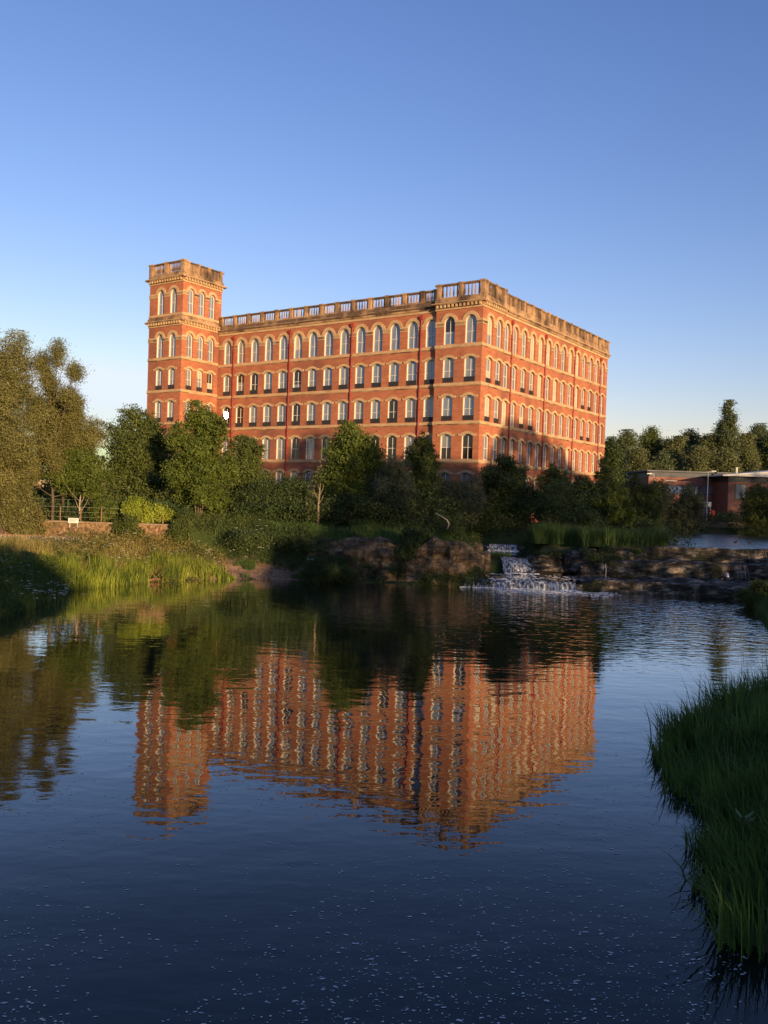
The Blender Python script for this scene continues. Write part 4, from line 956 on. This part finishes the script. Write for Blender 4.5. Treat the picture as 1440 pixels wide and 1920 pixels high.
def fall(name, pts, pts2, seed, dens=1.0, wmin=.05, wmax=.22, rough_=.35):
    """curtain of falling water: many rounded strands from the lip (pts) to the foot (pts2)"""
    r_ = random.Random(seed); mb = MB(); n_ = int(sum((Vector(b)-Vector(a)).length for a, b in zip(pts, pts[1:]))/.13*dens)
    def at_(P, t):
        f = t*(len(P)-1); k = min(len(P)-2, int(f)); return Vector(P[k]).lerp(Vector(P[k+1]), f-k)
    for i in range(n_):
        t = (i+r_.random())/n_; a, b = at_(pts, t), at_(pts2, min(1, max(0, t+r_.gauss(0,.012)))); w = r_.uniform(wmin, wmax)
        sd = (at_(pts, min(1,t+.02))-at_(pts, max(0,t-.02))).normalized()*w; K = 8; prev = None; wob = [r_.gauss(0,.05)*rough_ for _ in range(K+1)]; wo2 = [r_.gauss(0,.09)*rough_ for _ in range(K+1)]; s_end = 1 if r_.random() < .75 else r_.uniform(.5,1); s_beg = 0 if r_.random() < .7 else r_.uniform(0,.5)
        fw = Vector((-sd.y, sd.x, 0)).normalized()*-1
        if fw.y > 0: fw = -fw
        dr = r_.uniform(0,.25)
        for k in range(K+1):
            s = s_beg+(max(s_end, s_beg+.25)-s_beg)*k/K; s = min(1, s); c = a.lerp(b, s); c.z = a.z+(b.z-a.z)*s**1.5+wo2[k]*.5; c += sd.normalized()*wob[k]; c += fw*(math.sin(s*1.57)*dr*.5+abs(wo2[k]))
            ww = sd*(1-.25*s+r_.uniform(-.2,.2)); th = w*.45
            cur = [c-ww, c+fw*th, c+ww, c-fw*th*.5]
            if prev:
                for q in range(4): mb.face([prev[q], prev[(q+1)%4], cur[(q+1)%4], cur[q]])
            prev = cur
    return tag(mb.build(name, M['fall'], None, True), kind='structure')
fall('waterfall', [(31.0,77.6,3.44),(52,78.2,3.42)], [(31.0,77.35,2.3),(52,77.95,2.3)], 6, .3, .004, .011, .2)
fall('waterfall', [(18.7,73.5,2.1),(19.2,73.4,2.1)], [(18.7,73.2,.9),(19.2,73.1,.9)], 7, .6, .015, .04)
fall('waterfall', [(30.8,74.9,2.2),(31.8,75,2.2)], [(30.6,74.4,1.0),(32.0,74.4,1.0)], 8, .6, .006, .016, .3)
def sheet(name, lip, foot, seed, bulge=.12):
    rng = np.random.default_rng(seed); nu_ = max(8, int(sum((Vector(b)-Vector(a)).length for a, b in zip(lip, lip[1:]))/.09)); K = 14
    def at_(P, t):
        f = t*(len(P)-1); k = min(len(P)-2, int(f)); return Vector(P[k]).lerp(Vector(P[k+1]), f-k)
    V = []; prof_ = rng.normal(0, 1, nu_+1); prof_ = np.convolve(np.pad(prof_, 3, mode='edge'), [.1,.2,.25,.25,.2], 'same')[3:-3]
    for layer in (0, 1):
        for i in range(nu_+1):
            a, b = at_(lip, i/nu_), at_(foot, i/nu_)
            for k in range(K+1):
                s_ = k/K; c = a.lerp(b, s_**.8); c.z = a.z+(b.z-a.z)*s_**1.6
                c.y -= (1-layer)*(.05+bulge*math.sin(s_*2.6)*(.6+.5*prof_[min(i, len(prof_)-1)])) - layer*.12
                c.x += float(rng.normal(0, .012)); c.z += float(rng.normal(0, .015))*(1-layer); V.append(tuple(c))
    n1 = (nu_+1)*(K+1); I = np.arange(n1).reshape(nu_+1, K+1); F = [(int(I[i,k]), int(I[i,k+1]), int(I[i+1,k+1]), int(I[i+1,k])) for i in range(nu_) for k in range(K)]
    F += [tuple(q+n1 for q in f)[::-1] for f in F]
    mb = MB(); mb.v = V; mb.f = F; mb.m = [0]*len(F)
    return tag(mb.build(name, M['sheet'], None, True), kind='structure')
M['sheet'] = mat('white_water', (.025,.026,.027), (.62,.64,.66), 1.0, .35, .5, c3=(.2,.21,.22), stretch=(5.5,5.5,.35), lo=.36, hi=.66, detail=1.5)
def P3(px, py, d): v = D(px, py, d); return (v.x, v.y, v.z)
sheet('waterfall', [P3(917,1020,86.1), P3(968,1021,86)], [P3(917,1031.5,85.6), P3(969,1032,85.5)], 1, .04)
sheet('waterfall', [P3(904,1021,84.6), P3(912,1024,84.4)], [P3(922,1037,82), P3(934,1038,82)], 2, .05)
sheet('waterfall', [P3(936,1043,81), P3(955,1044,80.8), P3(986,1047,81)], [P3(944,1072,79.2), P3(968,1073,78.9), P3(1004,1073,78.9)], 3, .2)
sheet('waterfall', [(6.9,71.5,.74),(8.4,71.3,.68),(9.6,71.35,.66),(11.5,71.25,.62)], [(6.8,70.85,-.02),(8.4,70.7,-.02),(9.6,70.75,-.02),(11.5,70.7,-.02)], 4, .08)
sheet('waterfall', [(11.5,71.27,.6),(12.4,71.2,.63),(14.2,71.1,.63),(15.9,70.9,.61)], [(11.5,70.9,-.02),(12.4,70.85,-.02),(14.2,70.75,-.02),(15.9,70.6,-.02)], 5, .05)
# foam: flecks drifting on the dark water, froth under the falls
M['fleck'] = mat('foam_fleck', (.4,.41,.41), (.6,.6,.6), 3, .6, .3)
def foam(name, pts, seed, mm='foam', blob=False):
    r_ = random.Random(seed); mb = MB()
    for (x, y, z, s, el) in pts:
        if blob: mb.ball((x, y, z), s, 5, 4, (el, 1, r_.uniform(.5,1.1))); continue
        n_ = r_.randint(5,7); a0 = r_.uniform(-.5,.5) if el > 1.2 else r_.uniform(0,6.28); P = []
        for k in range(n_):
            a = 2*math.pi*k/n_; u, v = math.cos(a)*s*el*r_.uniform(.6,1.2), math.sin(a)*s*r_.uniform(.6,1.2)
            P.append((x+u*math.cos(a0)-v*math.sin(a0), y+u*math.sin(a0)+v*math.cos(a0), z))
        mb.face(P)
    return tag(mb.build(name, M[mm], None, blob), kind='stuff')
r_ = random.Random(21); fp = []
while len(fp) < 3400:
    px, py = r_.uniform(-20, 1400), 1380+580*r_.random()**.95
    q = G(px, py); 
    if float(vnoise(np.array([q.x]), np.array([q.y]), .35, 3)[0])*.75+float(vnoise(np.array([q.x]), np.array([q.y]), 1.3, 5)[0])*.35 < r_.uniform(.25,.8): continue
    if float(dL(np.array([q.x]), np.array([q.y]))[0]) > -.1: continue
    fp.append((q.x, q.y, .006, r_.choice((.006,.008,.01,.012,.016,.022)), r_.choice((1,1.2,1.6,2.4))))
foam('foam_flecks', fp, 22, 'fleck')
fp = []
for i in range(420):
    x = r_.uniform(6.4, 16.2); dy = abs(r_.gauss(0, .16))+.02
    if vnoise(np.array([x]), np.array([1.]), 1.1, 2)[0] < r_.uniform(.1,.6): continue
    fp.append((x, 70.72-.012*(x-7)-dy-(.4 if x > 16 else 0), 0, r_.uniform(.02,.055), r_.choice((1.5,2,3))))
for i in range(260):
    x = r_.uniform(9, 19); y = 69.8-abs(r_.gauss(0, 1.6)); fp.append((x, y, 0, r_.uniform(.012,.028), r_.choice((4,6,9))))
for i in range(190):
    x = 11.2+r_.random()*3.1; fp.append((x, 79.0-abs(r_.gauss(0,.5)), .6, r_.uniform(.02,.06), r_.choice((1.5,3))))
for i in range(170): fp.append((r_.uniform(8.5,17), r_.uniform(71.8,78), .6, r_.uniform(.01,.025), 9))
for i in range(160): q = D(r_.uniform(915,972), 1033.5, r_.uniform(84.2,85.4)); fp.append((q.x, q.y, 2.0+(q.y-80.9)*.065, r_.uniform(.03,.08), 2))
for i in range(60): fp.append((r_.uniform(6.9,10.5), r_.uniform(71.2,71.6), .66, r_.uniform(.03,.07), 1.5))
foam('foam_froth', fp, 23, 'foam', True)

# ------------------------------------------------------------------ left bank: wall, railing, fence, sign
t = empty('stone_wall', (-25, 76, 1.8), 'old rubble retaining wall with a flat coping behind the sunlit bank', 'wall')
mb = MB(); rwl = np.random.default_rng(3)
nu, nz = 150, 16; X = np.linspace(-36, -17.4, nu); Zg = np.linspace(1.6, 4.02, nz)
A = np.zeros((nz, nu, 3))
for j, z in enumerate(Zg): A[j,:,0] = X; A[j,:,1] = 75.7+(vnoise(X, X*0+z*1.0, 2.3, 3)-.5)*.16+rwl.normal(0, .02, nu); A[j,:,2] = z
I = np.arange(nz*nu).reshape(nz, nu); Fq = np.stack([I[:-1,:-1], I[:-1,1:], I[1:,1:], I[1:,:-1]], -1).reshape(-1,4)
mb.v = [tuple(p) for p in A.reshape(-1,3)]; mb.f = [tuple(int(k) for k in f) for f in Fq]; mb.m = [0]*len(mb.f)
mb.face([(-36,75.8,4.02),(-17.4,75.8,4.02),(-17.4,76.3,4.02),(-36,76.3,4.02)]); mb.face([(-17.4,75.7,1.6),(-17.4,76.3,1.6),(-17.4,76.3,4.02),(-17.4,75.7,4.02)])
mb.build('masonry', M['wallstone'], t)
mb = MB()
x = -36
while x < -17.6:
    w = random.uniform(.7, 1.1); mb.box(ID, x, min(x+w-.02, -17.35), 75.52+random.uniform(-.02,.02), 76.35, 4.025, 4.15+random.uniform(-.02,.02)); x += w
mb.build('coping', M['coping'], t)
t = empty('metal_railing', (-28, 70, 2.2), 'rusty metal railing of upright bars below the stone wall', 'railing')
P0, P1 = Vector((-33.5,69.6,2.2)), Vector((-24.3,70.6,2.3)); ru = (P1-P0)
fr_ = frame(P0, Vector((ru.x,ru.y,0)).normalized(), Vector((-ru.y,ru.x,0)).normalized()); LNG = Vector((ru.x,ru.y,0)).length
mb = MB(); mb.box(fr_, 0, LNG, -.02, .02, .86, .92); mb.box(fr_, 0, LNG, -.02, .02, .1, .15); mb.build('rail', M['rust'], t)
mb = MB()
for i in range(72):
    x = .06+i*LNG/72.5; mb.box(fr_, x-.013, x+.013, -.012, .012, .151, .859)
tag(mb.build('bar', M['galv'], t), kind='stuff')
for i in range(6):
    x = i*LNG/5; mb = MB(); mb.box(fr_, x-.04, x+.04, -.045, .045, -.3, 1.06); mb.build('post', M['rust'], t)
mb = MB(); mb.box(fr_, 4.1, 4.75, -.045, -.022, .3, .8); mb.build('panel', M['coping'], t)
for nm, lab, X0, X1, y, hh, n_, mm in (('wire_fence','low rusty post and wire fence along the top of the stone wall',-34,-19.5,76.15,1.45,9,'rust'), ('park_fence','taller green post fence on the grass behind the rusty wire fence',-36,-20,79.5,2.1,8,'green_iron')):
    t = empty(nm, ((X0+X1)/2, y, 4), lab, 'fence')
    for i in range(n_):
        x = X0+(X1-X0)*i/(n_-1); z = 3.9; mb = MB(); mb.tube([(x,y,z),(x,y,z+hh)], .045, 6); mb.build('post', M[mm], t)
    mb = MB()
    for k in range(3): mb.tube([(X0,y,4.0+hh*(.35+.3*k)),(X1,y,4.0+hh*(.35+.3*k))], .005, 4)
    mb.build('wire', M['galv'], t)
t = empty('notice_board', (-27.2, 75.45, 4.15), 'small white notice board with faint grey lines on the stone wall', 'sign')
a = D(128,971,75.4); b_ = D(147,981,75.4)
mb = MB(); mb.box(ID, a.x, b_.x, 75.38, 75.44, b_.z, a.z); mb.build('board', M['white'], t)
M['grey_ink'] = mat('faded_print', (.3,.29,.28), None)
for k in range(3):
    mb = MB(); zc = a.z-(a.z-b_.z)*(.25+.22*k); mb.box(ID, a.x+.1, b_.x-.1-.12*k, 75.372, 75.378, zc-.025, zc+.025); mb.build('print_line', M['grey_ink'], t)
for x in (a.x+.12, b_.x-.12):
    mb = MB(); mb.box(ID, x-.03, x+.03, 75.442, 75.50, 3.6, a.z-.05); mb.build('post', M['galv'], t)

# ------------------------------------------------------------------ modern building, lamp posts and so on (far right)
M['mbrick'] = mat('plain_brick', (.22,.1,.07), (.28,.13,.095), .7, .9, .2, stretch=(1,1,3))
M['clad'] = mat('dark_cladding', (.045,.05,.06), (.065,.07,.082), .5, .6, .3)
M['canopy'] = mat('pale_metal_roof', (.42,.40,.36), (.52,.5,.45), .6, .5, .4)
M['grey_panel'] = glass('grey_glazing', (.13,.15,.17), .1, 1.7)
DB = 150
t = empty('brick_building', (60, DB+6, 4.4), 'modern low red brick building with a dark flat roof behind the upper pool', 'building')
bx = lambda px, py: D(px, py, DB)
x0, x1 = bx(1216,900).x, bx(1500,900).x; zr = bx(1300,884).z; zc = bx(1300,896).z
Tm = frame((0, DB, 0), (1,0,0), (0,1,0))
mb = MB(); mb.box(Tm, x0, x1, 0, 14, 2, zc); mb.build('wall', M['mbrick'], t)
mb = MB(); mb.box(Tm, x0+.1, x1, -.12, 14, zc+.002, zr-.25); 
for k in range(8): mb.box(Tm, x0+1.2+k*2.6, x0+1.3+k*2.6, -.15, -.121, zc+.1, zr-.3)
mb.build('cladding', M['clad'], t)
mb = MB(); mb.box(Tm, x0-.5, x1, -.7, 14.3, zr-.248, zr); mb.build('roof', M['roof'], t)
def wn(pxa, pya, pxb, pyb, n_, m, T=Tm, d=DB, y0=0.0, zs=1):
    a, b_ = D(pxa, pya, d), D(pxb, pyb, d); fr = MB(); zt, zb_ = a.z, b_.z
    fr.box(T, a.x-.1, b_.x+.1, y0-.07, y0-.001, zt, zt+.1); fr.box(T, a.x-.1, b_.x+.1, y0-.07, y0-.001, zb_-.1, zb_)
    for k in range(n_+1):
        x = a.x+(b_.x-a.x)*k/n_; fr.box(T, x-.05, x+.05, y0-.068, y0-.001, zb_+.001, zt-.001)
    f = fr.build('window', M['clad'], t)
    p = MB(); p.box(T, a.x+.051, b_.x-.051, y0-.03, y0-.002, zb_+.002, zt-.002); p.build('pane', M[m], f)
wn(1250, 911, 1310, 927, 6, 'pane'); wn(1314, 911, 1336, 927, 2, 'pane'); wn(1338, 910, 1357, 925, 3, 'pane_cream')
wn(1332, 939, 1344, 948, 2, 'grey_panel')
a = bx(1354,930); b_ = bx(1363,968); mb = MB(); mb.box(Tm, a.x, b_.x, -.06, -.001, 3.9, a.z); mb.build('door', M['rail'], t)
mb = MB(); sgn = bx(1248,901); mb.box(Tm, sgn.x, bx(1268,901).x, -.04, -.001, sgn.z-.07, sgn.z+.07); mb.build('sign', M['canopy'], t)
t2 = t; DB2 = 143
t = empty('canopy_building', (66, DB2+5, 4.4), 'brick building end with a pale overhanging canopy roof at the right edge', 'building')
T2 = frame((0, DB2, 0), (1,0,0), (0,1,0)); e2 = lambda px, py: D(px, py, DB2)
xa, xb_ = e2(1366,900).x, e2(1520,900).x; zc2, zt2 = e2(1400,894).z, e2(1400,889).z
zf = e2(1400,904).z
mb = MB(); mb.box(T2, xa, xb_, 0, 6.8, 2, zf); mb.build('wall', M['mbrick'], t)
mb = MB(); mb.box(T2, xa-.05, xb_, -.1, 6.85, zf+.002, zc2-.002); mb.build('fascia', M['clad'], t)
mb = MB(); xl = e2(1349,893).x; zh = e2(1349,892).z; x6 = e2(1440,882).x
i = len(mb.v); mb.v += [(xl,DB2-1.4,zc2),(xb_,DB2-1.4,zc2),(xb_,DB2+6.9,zc2),(xl,DB2+6.9,zc2),(xl,DB2-1.4,zc2+.16),(xb_,DB2-1.4,zt2+1.3),(xb_,DB2+6.9,zt2+1.6),(xl,DB2+6.9,zc2+.2)]
for q in ((0,3,2,1),(4,5,6,7),(0,1,5,4),(1,2,6,5),(2,3,7,6),(3,0,4,7)): mb.f.append(tuple(i+k for k in q)); mb.m.append(0)
mb.build('canopy_roof', M['canopy'], t)
wn(1379, 908, 1398, 936, 2, 'grey_panel', T2, DB2)
q = e2(1392,889); mb = MB(); mb.tube([(q.x,DB2+2.5,q.z-.5),(q.x,DB2+2.5,e2(1392,877).z)], .2, 10); mb.tube([(q.x,DB2+2.5,e2(1392,877).z+.001),(q.x,DB2+2.5,e2(1392,876).z+.05)], .26, 10); mb.build('flue', M['canopy'], t)
for (pxl, ytop, dd, lab, ax_) in ((1328,884,134,'tall grey lamp post in front of the modern brick building', 1), (1226,889,140,'short looking lamp post half hidden by the dark yew', -1)):
    a = D(pxl, ytop, dd); bz = gz(a.x, dd); q = Vector((a.x, dd, bz)); t = empty('lamp_post', q, lab, 'lamp post')
    mb = MB(); mb.tube([(q.x,dd,bz-.2),(q.x,dd,bz+1.2),(q.x,dd,bz+1.25),(q.x,dd,a.z)], [.13,.13,.09,.065], 8); mb.build('pole', M['galv'], t, True)
    mb = MB(); mb.tube([(q.x,dd,a.z-.02),(q.x+ax_*.45,dd-.1,a.z+.05)], .05, 6); mb.build('arm', M['galv'], t, True)
    mb = MB(); mb.box(ID, min(q.x+ax_*.4,q.x+ax_*1.15), max(q.x+ax_*.4,q.x+ax_*1.15), dd-.25, dd+.02, a.z-.02, a.z+.14); mb.build('lamp_head', M['canopy'], t)
a = D(1320,941,136); b_ = D(1333,951,136); bz = gz(a.x, 136); t = empty('sign_board', (a.x, 136, bz), 'pale grey board on two legs beside the tall lamp post', 'sign')
M['bluegrey'] = mat('blue_grey_sign', (.22,.27,.29), (.28,.33,.35), 1, .6, .3)
mb = MB(); mb.box(ID, a.x, b_.x, 135.95, 136.02, b_.z, a.z); mb.build('board', M['bluegrey'], t)
for x in (a.x+.08, b_.x-.08):
    mb = MB(); mb.tube([(x,136.07,bz-.2),(x,136.07,a.z)], .045, 6); mb.build('leg', M['galv'], t)
for k in range(3):
    mb = MB(); zc_ = a.z-.15-.22*k; mb.box(ID, a.x+.1, b_.x-.2, 135.94, 135.949, zc_-.03, zc_+.03); mb.build('print_line', M['white'], t)
a = D(1331,956,137); b_ = D(1340,968,137); bz = gz((a.x+b_.x)/2, 137); t = empty('litter_bin', ((a.x+b_.x)/2,137,bz), 'red bin standing beside the tall lamp post', 'bin')
M['red'] = mat('red_plastic', (.42,.02,.015), (.5,.035,.025), 2, .45, .4)
cxm = (a.x+b_.x)/2; hb_ = max(.9, a.z-bz)
mb = MB(); mb.tube([(cxm,137,bz),(cxm,137,bz+hb_*.8)], [.3,.36], 14); mb.build('body', M['red'], t)
mb = MB(); mb.tube([(cxm,137,bz+hb_*.8+.002),(cxm,137,bz+hb_*.92),(cxm,137,bz+hb_)], [.39,.34,.12], 14); mb.build('lid', M['red'], t, True)
ptree('cotoneaster_bush', 'low pale spreading shrub before the brick building door', 'bush', None, 1344, 1392, 959, 138, kind='bush', m='birch', leaf=.2, n=3500, seed=80)
mb = MB(); a = D(1326,978,132); b_ = D(1392,978,132); mb.box(ID, a.x, b_.x+8, 132, 132.35, 3.2, a.z); tag(mb.build('low_wall', M['coping']), 'low pale kerb wall along the far bank of the pool', 'wall')

# two ducks on the pool
for px, py, yaw, lab in ((1379,1018,.3,'left of two dark ducks floating on the upper pool'), (1407,1019,2.6,'right of two dark ducks floating on the upper pool')):
    q = G(px, py, 3.42); T = frame(q, (math.cos(yaw),math.sin(yaw),0), (-math.sin(yaw),math.cos(yaw),0))
    t = empty('duck', q, lab, 'duck', 'ducks on the upper pool'); mb = MB()
    P = [T(-.27,0,.12),T(-.2,0,.09),T(-.08,0,.08),T(.06,0,.08),T(.14,0,.12),T(.17,0,.2),T(.18,0,.27),T(.21,0,.31),T(.26,0,.30),T(.32,0,.29)]
    mb.tube(P, [.015,.07,.115,.115,.075,.045,.045,.055,.035,.012], 9); mb.build('body', M['duck'] if 'duck' in M else M.setdefault('duck', mat('duck_feathers', (.05,.04,.03), (.1,.08,.06), 8, .7, .2)), t, True)

# ------------------------------------------------------------------ seated person
def skin_mesh(name, verts, edges, radii, mats, parent, root=0, sub=2):
    me = bpy.data.meshes.new(name); me.from_pydata(verts, edges, []); o = bpy.data.objects.new(name, me); col.objects.link(o)
    md = o.modifiers.new('skin', 'SKIN'); md.use_smooth_shade = True
    for v, r in zip(me.skin_vertices[0].data, radii): v.radius = (r, r) if not hasattr(r, '__len__') else r
    me.skin_vertices[0].data[root].use_root = True
    s = o.modifiers.new('sub', 'SUBSURF'); s.levels = sub; s.render_levels = sub
    dg = bpy.context.evaluated_depsgraph_get(); dg.update(); ev = bpy.data.meshes.new_from_object(o.evaluated_get(dg))
    bpy.data.objects.remove(o); ev.name = name; ev.materials.clear(); ev.materials.append(mats)
    ev.polygons.foreach_set('use_smooth', [True]*len(ev.polygons))
    return link(name, ev, parent)
M['skin'] = mat('skin', (.42,.25,.17), (.46,.28,.2), 6, .6, .3)
M['shirt'] = mat('white_cotton', (.74,.74,.76), (.8,.8,.82), 8, .9, .1)
M['trousers'] = mat('dark_denim', (.03,.032,.045), (.05,.052,.07), 8, .9, .1)
M['hair'] = mat('brown_hair', (.05,.03,.018), (.09,.055,.03), 12, .7, .2)
pq = G(1363, 1088, 1.02)
person = empty('person', pq, 'person in a white shirt and dark trousers sitting with knees drawn up on the ledge', 'person')
# local frame: person faces -X (left in the photo); z up from the rock
Vb = [(0,0,.12),(.03,0,.28),(.02,0,.45),(-.02,0,.56),(-.05,0,.63),(-.09,0,.71),(-.10,0,.79)]
Rb = [.12,.115,.13,.11,.052,.085,.075]
Eb = [(0,1),(1,2),(2,3),(3,4),(4,5),(5,6)]
for sg in (-1, 1):
    i = len(Vb); Vb += [(-.02,sg*.10,.12),(-.36,sg*.13,.46),(-.42,sg*.12,.07),(-.57,sg*.14,.035)]; Rb += [.085,.062,.042,.035]; Eb += [(0,i),(i,i+1),(i+1,i+2),(i+2,i+3)]
    i = len(Vb); Vb += [(-.02,sg*.19,.53),(-.17,sg*.22,.33),(-.37,sg*.10,.44),(-.43,sg*.05,.44)]; Rb += [.05,.038,.028,.03]; Eb += [(3,i),(i,i+1),(i+1,i+2),(i+2,i+3)]
    hnd = i+3
    for k in range(5):
        a = len(Vb); y0 = sg*(.05+(-.02+.012*k) if k < 4 else .085); z0 = .445-.008*abs(k-1.5) if k < 4 else .46
        ln = (.05,.056,.053,.042,.04)[k]
        Vb += [(-.455,y0,z0-.005),(-.455-ln*.5,y0-sg*.01,z0-.012),(-.455-ln*.8,y0-sg*.02,z0-.035)]; Rb += [.0085,.008,.007]; Eb += [(hnd,a),(a,a+1),(a+1,a+2)]
skin_mesh('body', Vb, Eb, Rb, M['skin'], person)
mb = MB(); mb.ball((-.185,0,.735), .016, 6, 4, (1.1,.8,1.3))
for sg in (-1,1): mb.ball((-.165,sg*.03,.765), .011, 6, 4); mb.ball((-.075,sg*.083,.745), .022, 6, 4, (.8,.4,1.2))
mb.v = [(x+pq.x, y+pq.y, z+pq.z) for x, y, z in mb.v]; mb.build('face', M['skin'], person, True)
mb = MB(); mb.box(ID, -.178, -.168, -.022, .022, .697, .704); mb.v = [(x+pq.x, y+pq.y, z+pq.z) for x, y, z in mb.v]; mb.build('mouth', M['pipe'], person)
skin_mesh('shirt', [(.02,0,.2),(.035,0,.3),(.025,0,.45),(-.018,0,.555),(-.04,0,.6)]+[(-.02,-.19,.53),(-.12,-.205,.40),(-.02,.19,.53),(-.12,.205,.40)], [(0,1),(1,2),(2,3),(3,4),(3,5),(5,6),(3,7),(7,8)], [.14,.135,.148,.125,.07,.066,.056,.066,.056], M['shirt'], person)
tv, te, tr = [(.0,0,.12)], [], [.14]
for sg in (-1,1):
    i = len(tv); tv += [(-.02,sg*.10,.12),(-.36,sg*.13,.46),(-.415,sg*.12,.12)]; tr += [.10,.078,.056]; te += [(0,i),(i,i+1),(i+1,i+2)]
skin_mesh('trousers', tv, te, tr, M['trousers'], person)
for sg in (-1,1):
    mb = MB(); mb.tube([(-.38+pq.x,sg*.12+pq.y,.045+pq.z),(-.48+pq.x,sg*.13+pq.y,.05+pq.z),(-.6+pq.x,sg*.14+pq.y,.035+pq.z)], [.045,.048,.03], 8); mb.build('shoe', M['rail'], person, True)
mb = MB(); mb.ball((-.075+pq.x,pq.y,.785+pq.z), .092, 12, 8, (1,.95,.95)); mb.ball((-.03+pq.x,pq.y,.73+pq.z), .075, 10, 6, (.8,.95,1.2)); mb.build('hair', M['hair'], person, True)

# ------------------------------------------------------------------ light, sky, camera
AZ, EL = SUN_AZ, SUN_EL
sdir = Vector((math.sin(AZ)*math.cos(EL), math.cos(AZ)*math.cos(EL), math.sin(EL)))
ld_ = bpy.data.lights.new('sun', 'SUN'); ld_.energy = 5.0; ld_.angle = R_(.55); ld_.color = (1, .70, .38)
so = bpy.data.objects.new('sun', ld_); col.objects.link(so); so.location = sdir*200; so.rotation_euler = sdir.to_track_quat('Z', 'Y').to_euler()
w = bpy.data.worlds.new('World'); scene.world = w; w.use_nodes = True; nt = w.node_tree
bg = nt.nodes['Background']; sky = nt.nodes.new('ShaderNodeTexSky'); sky.sky_type = 'NISHITA'; sky.sun_disc = False
sky.sun_elevation = EL; sky.sun_rotation = AZ; sky.air_density = 1.0; sky.dust_density = .6; sky.ozone_density = 1.6; sky.altitude = 20
bg.inputs['Strength'].default_value = .15
# the phone's rendering of the evening sky: a deeper, slightly violet blue overhead, paler at the horizon
sp_ = nt.nodes.new('ShaderNodeSeparateColor'); cb = nt.nodes.new('ShaderNodeCombineColor'); nt.links.new(sky.outputs[0], sp_.inputs[0])
def mth(op, a, v):
    q = nt.nodes.new('ShaderNodeMath'); q.operation = op; nt.links.new(a, q.inputs[0]); q.inputs[1].default_value = v; return q.outputs[0]
for i, (A_, g_) in enumerate(((1.6,1.4),(1.17,1.26),(1.45,1.1))):
    nt.links.new(mth('MULTIPLY', mth('MINIMUM', mth('MULTIPLY', mth('POWER', mth('MULTIPLY', sp_.outputs[i], .198), g_), A_), (.69,.77,.86)[i]), 1/.198), cb.inputs[i])
nt.links.new(cb.outputs[0], bg.inputs['Color'])
cam = bpy.data.cameras.new('camera'); co = bpy.data.objects.new('camera', cam); col.objects.link(co); scene.camera = co
cam.sensor_fit = 'VERTICAL'; cam.sensor_height = 36; cam.lens = 36*F_/1920; cam.clip_end = 9000; cam.clip_start = .1
f = ray(720,960).normalized(); rt = (ray(721,960)-ray(720,960)).normalized(); up = rt.cross(f)
co.matrix_world = Matrix(((rt.x,up.x,-f.x,0),(rt.y,up.y,-f.y,0),(rt.z,up.z,-f.z,H),(0,0,0,1)))
vs = scene.view_settings; scene.display_settings.display_device = 'sRGB'; vs.view_transform = 'Standard'; vs.look = 'None'; vs.exposure = 0.64; vs.gamma = 1; vs.use_curve_mapping = False
scene.cycles.max_bounces = 6; scene.cycles.transparent_max_bounces = 4; scene.cycles.use_denoising = True
